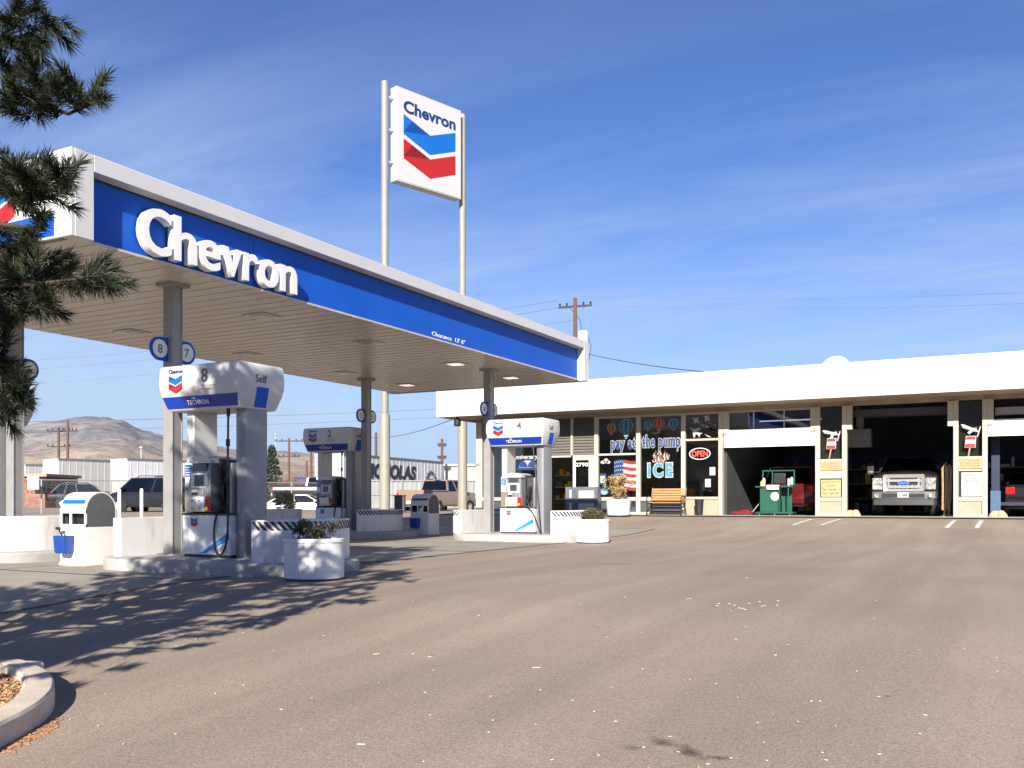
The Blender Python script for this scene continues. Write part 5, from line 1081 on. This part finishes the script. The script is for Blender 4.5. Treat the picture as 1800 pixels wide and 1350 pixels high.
# ---- grey heavy pickup nose-out in the middle bay (faces -y)
def big_pickup():
    x, y = at_s(1588, 31.75); v = thing('heavy_pickup', 'large grey pickup with a chrome grille, nose out in the middle bay', 'pickup truck', (x, y, BZ+.012))
    P = mat('paint_gunmetal', (.042, .039, .037), .3, metal=.35, var=.05, scale=2, coat=.7); h = 1.0
    def sec(yy, zl, zh, hh, crown=.0): return [(-hh+.05, yy, zl), (hh-.05, yy, zl), (hh, yy, zl+.12), (hh+.01, yy, (zl+zh)/2), (hh-.02, yy, zh-.12), (hh-.10, yy, zh-.02), (hh-.35, yy, zh+crown*.5), (0, yy, zh+crown), (-hh+.35, yy, zh+crown*.5), (-hh+.10, yy, zh-.02), (-hh+.02, yy, zh-.12), (-hh-.01, yy, (zl+zh)/2), (-hh, yy, zl+.12)]
    b = MB(); b.rings([sec(.12, .62, 1.22, .92, .06), sec(.20, .58, 1.30, .96, .06), sec(.5, .55, 1.36, .99, .06), sec(1.5, .52, 1.45, 1.0, .05), sec(5.8, .52, 1.45, 1.0, 0)]); b.build('body', P, v)
    b = MB(); b.rings([[(-.88, 1.45, 1.43), (.88, 1.45, 1.43), (.90, 3.6, 1.44), (-.90, 3.6, 1.44)], [(-.70, 2.15, 1.93), (.70, 2.15, 1.93), (.72, 3.5, 1.93), (-.72, 3.5, 1.93)]]); b.build('windscreen', CGLASS, v, smooth=False)
    b = MB(); b.rings([[(-.72, 2.10, 1.92), (.72, 2.10, 1.92), (.74, 3.55, 1.92), (-.74, 3.55, 1.92)], [(-.66, 2.25, 2.0), (.66, 2.25, 2.0), (.68, 3.4, 2.0), (-.68, 3.4, 2.0)]]); b.build('roof', P, v, bevel=.02)
    for sx in (-1, 1):
        b = MB(); b.tube([(sx*.89, 1.46, 1.43), (sx*.71, 2.14, 1.95)], .035, 6); b.build('pillar', P, v)
    b = MB(); b.m(DARK); b.box(-.50, .50, .075, .12, .86, 1.24); b.m(CHROME); F_ = rrect(-.62, .62, .79, 1.33, .07, 3); G_ = rrect(-.50, .50, .87, 1.22, .04, 3)
    b.rings([[(p, .05, q) for p, q in G_], [(p, .0, q) for p, q in [(a*.98, c*.99+.01) for a, c in F_]], [(p, .05, q) for p, q in F_], [(p, .13, q) for p, q in F_]], cap=False)
    b.box(-.50, .50, .02, .08, 1.09, 1.17); b.box(-.50, .50, .02, .08, .90, .97)
    for k in (-.44, .44): b.box(k-.03, k+.03, .03, .08, .88, 1.21)
    for k in range(-3, 4): b.box(k*.125-.045, k*.125+.045, .015, .02, .89, .985)
    b.build('grille', None, v, bevel=.004)
    b = MB(); b.m(BLUE); b.lathe([(.15, 0), (.15, .01)], n=24, M=T(0, .012, 1.05) @ FRONT @ Matrix.Diagonal((1, .45, 1, 1))); b.m(CHROME); b.rings([[(r*math.cos(a*PI/12), .0, 1.05+r*.45*math.sin(a*PI/12)) for a in range(24)] for r in (.15, .165)], cap=False); bd = b.build('oval_badge', None, v)
    text('badge_text', 'Ford', .055, CHROME, v, T(0, -.001, 1.03) @ FRONT, width=.17, shear=.2)
    for sx in (-1, 1):
        b = MB(); b.m(LENS); b.box(min(sx*.63, sx*.93), max(sx*.63, sx*.93), .03, .25, .84, 1.22); b.build('headlight', None, v, bevel=.03)
        b = MB(); b.box(min(sx*.66, sx*.90), max(sx*.66, sx*.90), .018, .03, 1.02, 1.035); b.build('lamp_divider', STEEL, v)
        b = MB(); b.lathe([(.07, 0), (.07, .02)], n=16, M=T(sx*.78, -.08, .66) @ FRONT); b.build('fog_lamp', LENS, v)
        b = MB(); b.tube([(sx*.95, 1.7, 1.45), (sx*1.12, 1.62, 1.45)], .025); b.build('mirror_arm', DARK, v); b = MB(); b.box(min(sx*1.06, sx*1.28), max(sx*1.06, sx*1.28), 1.55, 1.64, 1.36, 1.66); b.build('mirror', DARK, v, bevel=.02); b = MB(); b.box(min(sx*1.08, sx*1.22), max(sx*1.08, sx*1.22), 1.54, 1.549, 1.44, 1.50); b.build('mirror_lamp', LENS, v)
        for yy in (1.15, 4.9):
            M = T(sx*.84, yy, .41) @ Matrix.Rotation(PI/2, 4, 'Y'); b = MB(); b.lathe([(.25, -.14), (.38, -.14), (.41, -.11), (.41, .11), (.38, .14), (.25, .14)], n=28, M=M); b.build('wheel', TIRE, v)
            b = MB(); b.lathe([(.47, -.09), (.47, .002)], n=24, M=T(sx*1.0, yy, .45) @ Matrix.Rotation(sx*PI/2, 4, 'Y') @ T(0, 0, .012)); b.build('wheel_arch', DARK, v)
    b = MB(); b.m(mat('bumper_chrome', (.30, .30, .30), .25, metal=.7, var=.2, scale=3)); b.rings([[(p, q, z) for p, q in ((-.98, .20), (-.92, .0), (-.5, -.09), (.5, -.09), (.92, 0), (.98, .20), (.9, .22), (-.9, .22))] for z in (.56, .60, .78)]); b.m(DARK); b.box(-.62, .62, -.094, -.06, .59, .72); b.build('front_bumper', None, v, bevel=.01)
    b = MB(); b.rings([[(p, q, z) for p, q in ((-.95, .20), (-.88, .02), (-.5, -.06), (.5, -.06), (.88, .02), (.95, .20))] for z in (.36, .555)]); b.build('air_dam', CHAR, v)
    b = MB(); b.box(-.16, .16, -.105, -.095, .60, .76); b.build('number_plate', mat('plate_pale_blue', (.55, .66, .74), .4), v); text('plate_text', '913 MMF', .07, DB, v, T(0, -.107, .64) @ FRONT, width=.27, bold=.03)
big_pickup()

# ================================================================ tall sign on two poles
SD, SL = on_d(697, 38.0), on_d(811, 38*1.065)
def tall_sign():
    a = Vector(SD); c = Vector(SL); d = (c-a).normalized(); wd = (c-a).length; ang = math.atan2(d.y, d.x); z0 = gz(a.y)
    t = thing('tall_sign', 'tall white roadside sign on two slim poles carrying blue and red folded stripes', 'sign', (a.x, a.y, z0), ang)
    zt, zb = zv(150, 38)-z0, zv(317, 38)-z0; th = .42
    b = MB(); b.box(0, wd, 0, th, zb, zt); cb = b.build('cabinet', mat('sign_cabinet', (.45, .45, .44), .4, var=.04), t, bevel=.02)
    b = MB(); b.box(.06, wd-.06, -.012, -.001, zb+.06, zt-.06); b.build('face', mat('sign_face', (.52, .51, .51), .35, var=.02), t)
    H = zt-zb
    text('sign_text', 'Chevron', H*.125, NAVY, t, T(wd*.5, -.014, zt-H*.245) @ FRONT, width=wd*.80, bold=.03, depth=.02)
    emblem(t, T(wd*.5, -.015, zb+H*.125) @ FRONT, wd*.80, H*.60)
    pc = mat('pole_paint', (.28, .265, .22), .5, var=.06, scale=2)
    for (px, r) in ((-.36, .155), (wd+.34, .15)):
        top = zt+(.12 if px < 0 else -.0); b = MB(); b.lathe([(r*1.4, 0), (r*1.38, 3.95), (r*1.3, 4.02), (r, 4.05), (r*.96, top), (r*.6, top+.04)], px, th/2+.1, 24); b.build('pole', pc, t)
        for k in range(3):
            z = zt-H*(.12+.34*k); b = MB(); b.tube([(px, th/2+.1, z), (0 if px < 0 else wd, th/2+.02, z)], .045, 8); b.build('bracket', LTGREY, t)
tall_sign()

# ================================================================ background
def pole(u, vt, d, label, cross=(), tr=False, r=.14, lean=0, steel=False):
    x, y = on_d(u, d); z0 = gz(y); H = zv(vt, d)-z0
    t = thing('utility_pole', label, 'utility pole', (x, y, z0), YAW, 'utility poles behind the station')
    b = MB(); b.tube([(0, 0, -.3), (0, 0, H*.5), (lean, 0, H)], r, 10, [r*1.15, r, r*.8]); b.build('shaft', WOODP, t)
    for (dz, hw, a) in cross:
        M = T(lean, 0, H-dz) @ Matrix.Rotation(a, 4, 'Z'); b = MB(); b.box(-hw, hw, -.06, .06, -.06, .06, M); c = b.build('crossarm', mat('crossarm_wood', (.06, .05, .05), .9), t)
        for k in (-.92, -.5, .5, .92):
            b = MB(); b.lathe([(.03, .06), (.07, .10), (.05, .16), (.08, .20), (.03, .26)], n=8, M=M @ T(k*hw, 0, 0)); b.build('insulator', DARK, c)
        b = MB(); b.tube([M @ Vector((-hw*.6, .08, 0)), Vector((lean*.9, .1, H-dz-.7)), M @ Vector((hw*.6, .08, 0))], .02, 5); b.build('brace', STEEL, t)
    if tr:
        b = MB(); b.lathe([(.30, -.5), (.34, -.46), (.34, .46), (.28, .55)], .52, -.1, 16, T(0, 0, H-2.75)); b.build('transformer', mat('transformer_white', (.6, .6, .6), .4), t)
        b = MB(); b.tube([(.8, -.1, H-2.5), (1.05, -.1, H-3.2), (.9, -.1, H-4.2), (.85, -.1, H-5.0)], .025, 5); b.tube([(.45, -.1, H-2.2), (.3, 0, H-1.4), (-.4, 0, H-.6)], .015, 5); b.build('drop_wire', DARK, t)
    return Vector((x, y, z0+H))
P1 = pole(1011, 524, 62, 'brown utility pole with crossarm and white transformer behind the canopy end', [(.55, 1.15, -.35)], True, .15)
pole(103, 752, 95, 'left pole of a wooden pair standing before the hills', [(.35, 1.2, 0), (1.9, 1.2, 0)]); P2 = pole(119, 738, 95, 'right, taller pole of a wooden pair standing before the hills', [(1.1, .9, .2)])
pole(508, 770, 110, 'wooden pole with one wide crossarm above the evergreen tree', [(.35, 1.7, 0), (2.2, 1.3, 0)]); pole(539, 811, 100, 'short bare wooden pole left of the far shaded pump'); pole(547, 789, 100, 'bare wooden pole just left of the far shaded pump'); P3 = pole(661, 760, 85, 'bare wooden pole rising above the lettered trailer'); P4 = pole(777, 771, 90, 'thin utility pole with small fittings above the lettered trailer end', [(.7, .4, 0), (1.9, .4, 0)])
WIRE = mat('cable', (.05, .05, .055), .5)
def wire(a, c, sag=.6, r=.013, name='overhead_cable', lab=''):
    a = Vector(a); c = Vector(c); b = MB(); b.tube([a.lerp(c, i/14)-Vector((0, 0, sag*4*(i/14)*(1-i/14))) for i in range(15)], r, 4); tag(b.build(name, WIRE), lab, 'cable', 'overhead cables')
def W(u, v, d): x, y = on_d(u, d); return (x, y, zv(v, d))
far = [((-400, 655, 50), (980, 528, 61)), ((-400, 672, 50), (982, 541, 61)), ((-400, 700, 52), (1008, 563, 62)), ((1030, 521, 61), (2400, 470, 55)), ((1032, 536, 61), (2400, 492, 55))]
for i, (a, c) in enumerate(far): wire(W(*a), W(*c), .8, .011, lab=['highest thin cable crossing the sky left of the transformer pole', 'second cable crossing the sky left of the transformer pole', 'lowest cable reaching the transformer pole from the left', 'upper cable running right from the transformer pole over the shop', 'lower cable running right from the transformer pole over the shop'][i])
wire(W(1032, 622, 62), W(1560, 662, 40), .5, .03, lab='thick dark service cable dropping to the shop roof'); wire(W(-300, 745, 60), W(1000, 708, 60), .3, .022, lab='upper of two dark cables crossing behind the sign poles'); wire(W(-300, 762, 60), W(1000, 722, 60), .3, .018, lab='lower of two dark cables crossing behind the sign poles'); wire(W(640, 768, 80), W(830, 722, 45), .5, .02, lab='sagging cable reaching the left end of the shop roof')

TRW = mat('trailer_white', (.42, .42, .41), .45, var=.06, scale=1); TRG = mat('trailer_grey', (.52, .52, .53), .5, c2=(.62, .62, .62), scale=1)
def trailer(u0, d0, ang, L, label, txt=None, side=1, hz=(1.15, 3.95), back=False, ribs=True):
    x, y = on_d(u0, d0); z = gz(y); t = thing('box_trailer', label, 'trailer', (x, y, z), YAW+ang, 'box trailers beyond the fence')
    # local: rear-right corner at origin, length along +x, facing side is -y
    b = MB(); b.box(0, L, 0, 2.5, *hz); b.build('box', TRW if back else TRG, t, bevel=.02)
    b = MB(); b.box(-.02, L+.02, -.03, -.001, hz[1]-.16, hz[1]+.03); b.box(-.02, L+.02, -.03, -.001, hz[0]-.02, hz[0]+.16); b.build('rail', mat('trailer_rail', (.16, .15, .15), .5), t)
    if ribs:
        b = MB(); q = .3
        while q < L: b.box(q, q+.045, -.022, -.001, hz[0]+.17, hz[1]-.17); q += .62
        b.build('side_ribs', TRG, t, smooth=False)
    b = MB(); b.box(-.03, -.001, .06, 1.22, hz[0]+.05, hz[1]-.08); b.box(-.03, -.001, 1.25, 2.44, hz[0]+.05, hz[1]-.08); b.build('rear_doors', TRW, t, bevel=.01)
    b = MB(); b.box(L*.06, L*.2, .1, 2.4, .45, hz[0]-.01); b.build('bogie', CHAR, t)
    for q in (L*.08, L*.18):
        b = MB(); b.cyl((q, -.01, .5), (q, .5, .5), .5, n=18); b.build('wheel', TIRE, t)
    b = MB(); b.box(L*.75, L*.75+.12, .2, .4, .1, hz[0]-.01); b.build('landing_leg', STEEL, t)
    if txt:
        text('side_lettering', txt, 1.05, mat('lettering_black', (.03, .03, .035), .5), t, T(L*.417, -.034, (hz[0]+hz[1])/2-.25) @ FRONT, width=L*.54, bold=.055, depth=.01, shear=.12)
        b = MB(); cx = L*.86
        for rr in (.95, .80): b.tube([(cx+rr*math.cos(a*PI/16), -.03, 1.95+rr*1.1*math.sin(a*PI/16)) for a in range(17)], .035, 4)
        for k in range(9): a = PI*(k+.5)/9; b.tube([(cx+.95*math.cos(a), -.03, 1.95+1.05*math.sin(a)), (cx+1.08*math.cos(a), -.03, 1.95+1.2*math.sin(a))], .03, 4)
        for k in range(3): b.tube([(cx-.3+k*.3+.15*math.cos(q*PI/4), -.03, 2.2+.2*math.sin(q*PI/4)) for q in range(9)], .03, 4)
        b.build('arched_emblem', CHAR, t)
    return t
trailer(103, 76, .95, 7.2, 'pale grey box trailer with white doors behind the black car', back=True)
trailer(224, 76, .95, 12.5, 'grey box trailer with white rear doors, right one of the pair at left')
trailer(604, 67.8, 1.185, 16.2, 'grey trailer with large slanted black capitals on its side', 'NICHOLAS')
trailer(45, 88, .9, 6, 'plain white trailer furthest left, mostly behind the column', back=True)
# corrugated fence under the lettered trailer
x, y = on_d(640, 66); cf = thing('corrugated_fence', 'pale corrugated metal fence below the lettered trailer', 'fence', (x, y, gz(y)), YAW+.06)
b = MB(); pts = []
for i in range(160): pts.append((i*.07, .04*math.sin(i*1.3)))
b.rings([[(p, q, 0) for p, q in pts]+[(p, q+.02, 0) for p, q in pts[::-1]], [(p, q, 1.95) for p, q in pts]+[(p, q+.02, 1.95) for p, q in pts[::-1]]]); b.build('sheeting', mat('galvanised_sheet', (.29, .30, .30), .5, var=.1, scale=1.5), cf)
for k in range(5): b = MB(); b.cyl((k*2.7, -.1, 0), (k*2.7, -.1, 2.05), .04); b.build('post', STEEL, cf)
b = MB(); b.box(0, 11, -.09, -.06, 1.88, 1.95); b.box(0, 11, -.09, -.06, .9, .95); b.build('rail', STEEL, cf)
# chain link fence left
x0, y0 = on_d(-60, 41); x1, y1 = on_d(640, 52); A = Vector((x0, y0)); B_ = Vector((x1, y1)); LF = (B_-A).length
fn = thing('chain_link_fence', 'grey chain-link fence with round posts across the lot behind the canopy', 'fence', (x0, y0, gz(y0)), math.atan2(B_.y-A.y, B_.x-A.x))
FM = mat('galvanised_wire', (.38, .38, .38), .4, metal=.5, var=.08); FH = 1.72
nP = int(LF/3)
for i in range(nP+1): b = MB(); b.cyl((i*3, 0, -.4), (i*3, 0, FH+.03), .035, n=8); b.build('post', FM, fn)
b = MB(); b.cyl((0, 0, FH), (LF, 0, FH), .025, n=6); b.build('top_rail', FM, fn)
b = MB(); q = -FH
while q < LF:
    for sg in (1, -1):
        a0, a1 = (q, q+FH) if sg > 0 else (q+FH, q); b.add([(a0-.004, 0, 0), (a0+.004, 0, 0), (a1+.004, 0, FH), (a1-.004, 0, FH)], [(0, 1, 2, 3)])
    q += .14
b.build('wire_mesh', FM, fn, smooth=False)
x, y = on_d(64, 42); b = MB(); b.box(-.26, .26, -.02, 0, 1.15, 1.72); tag(b.build('fence_notice', WHITE, M=T(x, y-.15, gz(y)) @ Matrix.Rotation(YAW, 4, 'Z')), 'blank white notice hung on the chain-link fence at left', 'notice')
for i, (u, lab) in enumerate(((210, 'left white bollard in front of the fence, right of the near bin'), (249, 'right white bollard in front of the dark grey car'))):
    x, y = on_d(u, 31); t = thing('bollard', lab, 'bollard', (x, y, gz(y)), 0, 'white steel bollards'); b = MB(); b.lathe([(.055, -.1), (.055, 1.25), (.04, 1.29), (.0, 1.30)], n=14, cap=False); b.build('post', WHITE, t)
# brick shed, pale building, small far buildings
def shed(u, d, w_, dp, h, mt, label, roof=None, rz=0):
    x, y = on_d(u, d); t = thing('low_building', label, 'building', (x, y, gz(y)), YAW+rz); b = MB(); b.box(0, w_, 0, dp, 0, h); b.build('wall', mt, t); b = MB(); b.box(-.2, w_+.2, -.2, dp+.2, h+.002, h+.22); b.build('roof', roof or LTGREY, t, bevel=.02)
    for k in range(max(1, int(w_/3))): b = MB(); b.box(.8+k*3, 1.9+k*3, -.03, -.002, 1.0, 2.1); b.build('window', CGLASS, t)
shed(42, 66, 1.5, 5, 2.2, mat('brick_brown', (.22, .10, .07), .85, c2=(.30, .16, .11), scale=3, thr=(.45, .55)), 'low brown brick shed left of the trailers', SOFB)
shed(781, 92, 5, 6, 3.9, mat('pale_block', (.42, .38, .32), .8), 'small pale block building between the sign poles and the shop'); shed(520, 130, 14, 10, 3.6, mat('far_blue_grey', (.10, .14, .28), .7), 'distant blue-roofed building behind the parked cars', BLUED)
random.seed(21)
for i in range(26):
    d = random.uniform(180, 520); u = random.choice([random.uniform(380, 640), random.uniform(45, 300), random.uniform(730, 830)])
    shed(u, d, random.uniform(8, 20), 10, random.uniform(3, 6), random.choice([mat('far_wall_a', (.40, .36, .31), .8), mat('far_wall_b', (.30, .24, .20), .8), mat('far_wall_c', (.48, .48, .47), .8)]), ['distant low house at the foot of the hills', 'distant pale warehouse at the foot of the hills'][i % 2], SOFB, random.uniform(-.4, .4))
for o in [o for o in COL.objects if o.name.startswith('low_building') and o.get('label', '').startswith('distant low') or o.get('label', '').startswith('distant pale')]: o['group'] = 'far buildings below the hills'
# trees
SHRUBK = mat('hedge_dark_leaf', (.008, .010, .006), .7, c2=(.02, .022, .012), scale=9)
EVG = mat('spruce_foliage', (.022, .036, .022), .7, c2=(.06, .085, .05), scale=2, thr=(.4, .7))
def spruce(u, d, vt, label):
    x, y = on_d(u, d); z0 = gz(y); H = zv(vt, d)-z0; t = thing('spruce_tree', label, 'tree', (x, y, z0)); b = MB(); b.tube([(0, 0, 0), (0, 0, H)], .1, 8, [.14, .02]); b.build('trunk', BARK, t); b = MB()
    for i in range(170):
        k = random.random()**.8; z = .4+k*(H-.4); r = (1-k)*H*.30*random.uniform(.75, 1.1)+.08; a = random.uniform(0, 2*PI)
        for q in range(9):
            f = random.uniform(.3, 1); leafball(b, math.cos(a)*r*f, math.sin(a)*r*f, z-f*r*.25+.1*f*f, .14, .14, .10, 5, .22)
    b.build('foliage', EVG, t, smooth=False)
spruce(478, 78, 786, 'dark conical evergreen between the near pump and the far pumps')
def bare(u, d, vt, label, c, rr=1.0):
    x, y = on_d(u, d); z0 = gz(y); H = zv(vt, d)-z0; t = thing('bare_shrub', label, 'shrub', (x, y, z0), 0, 'leafless shrubs beyond the lot'); b = MB()
    for i in range(120):
        a = random.uniform(0, 2*PI); r = random.uniform(.2, 1)*rr*H*.45; h = H*random.uniform(.5, 1)*(1-.25*(r/(rr*H*.45))**2); e = Vector((math.cos(a)*r, math.sin(a)*r, h)); s_ = e*.5+Vector((0, 0, H*.05)); b.tube([(0, 0, 0), s_, e], .012, 3, [.03, .015, .005])
        for k in range(5): p = s_.lerp(e, random.random()); b.tube([p, p+Vector((random.gauss(0, .25), random.gauss(0, .25), random.uniform(.1, .45)))], .006, 3)
    b.build('twigs', c, t, smooth=False)
RT = mat('twig_rust', (.24, .10, .05), .9, var=.3); GT = mat('twig_grey', (.16, .12, .10), .9, var=.3)
bare(512, 74, 832, 'rust-red leafless shrub right of the evergreen', RT, 1.3); bare(497, 70, 838, 'brown leafless shrub under the evergreen', GT, 1.2); bare(525, 90, 828, 'grey leafless shrub near the bare poles', GT, 1.2); bare(870-20, 95, 850, 'small leafless shrub beside the tan pickup', GT)
x, y = on_d(501, 45); hd = thing('clipped_hedge', 'dark clipped hedge block behind the near striped guard', 'hedge', (x, y, gz(y)), YAW); b = MB(); random.seed(7)
for i in range(60): leafball(b, random.uniform(-.42, .42), random.uniform(-.3, .3), random.uniform(.15, .85), .14, .14, .16, 90, .08)
b.build('foliage', SHRUBK, hd, smooth=False)
b = MB(); b.box(-.02, .02, -.02, .02, 0, .5); b.build('stem', BARK, hd)
x, y = on_d(703, 40); cb = thing('dark_crate', 'dark box standing left of the far service bin near the sign pole', 'box', (x, y, gz(y)), YAW); b = MB(); b.box(-.22, .22, -.2, .2, 0, .7); b.build('box', CHAR, cb, bevel=.01); b = MB(); b.box(-.24, .24, -.22, .22, .702, .75); b.build('lid', DARK, cb, bevel=.01)
def lamp(u, d, vt, label):
    x, y = on_d(u, d); z0 = gz(y); H = zv(vt, d)-z0; t = thing('street_lamp', label, 'street lamp', (x, y, z0), YAW, 'street lamps behind the trailers'); b = MB(); b.tube([(0, 0, 0), (0, 0, H)], .07, 8); b.build('pole', LTGREY, t); b = MB(); b.lathe([(.05, 0), (.28, .12), (.2, .3), (.02, .38)], n=10, M=T(0, 0, H-.1)); b.build('lamp_head', LTGREY, t)
lamp(248, 120, 788, 'grey lamp above the right trailer with white doors'); lamp(484, 150, 765, 'tall thin lamp above the evergreen tree')

# unseen board and mast added on the left, shaped to shade the forecourt

def pylon():
    x, y = -3.75, -3.0; t = thing('shadow_caster', 'unseen shadow caster added outside the left picture edge, its straight-edged shadow crosses the forecourt', 'sign', (x, y, gz(y)))
    az = math.atan2(.6, 1.9); M = Matrix.Rotation(az, 4, 'Z')     # board square to the sun
    b = MB(); b.prism([(-.52, .35), (.42, .35), (.42, 4.95), (.08, 4.72), (-.30, 4.38), (-.52, 4.38)], -.08, .08, M @ FRONT); b.build('board', WPAN, t, bevel=.01)
    b = MB(); b.box(.08, .42, -.079, .075, 4.96, 8.6, M); b.box(.2, .40, -.06, .06, 0, .349, M); b.build('mast', STEEL, t)
    b = MB(); b.box(-.50, -.38, -.06, .06, 0, .349, M); b.build('leg', STEEL, t)
pylon()

# unseen building added behind the camera for the shop windows to mirror
t = thing('reflection_building', 'plain tan two storey building added unseen across the street, to be mirrored in the shop glass', 'building', (-12, -48, gz(-48)))
b = MB(); b.box(-45, 45, -12, 0, 0, 12); b.build('wall', mat('tan_stucco', (.52, .45, .36), .9, var=.15, scale=.4), t)
b = MB(); b.box(-45.3, 45.3, -12.3, .3, 12.002, 12.4); b.build('roof', SOFB, t)
for k in range(14):
    for z in (1.2, 6.6): b = MB(); b.box(-42+k*6.2, -39+k*6.2, .002, .05, z, z+2.6); b.build('window', CGLASS, t)
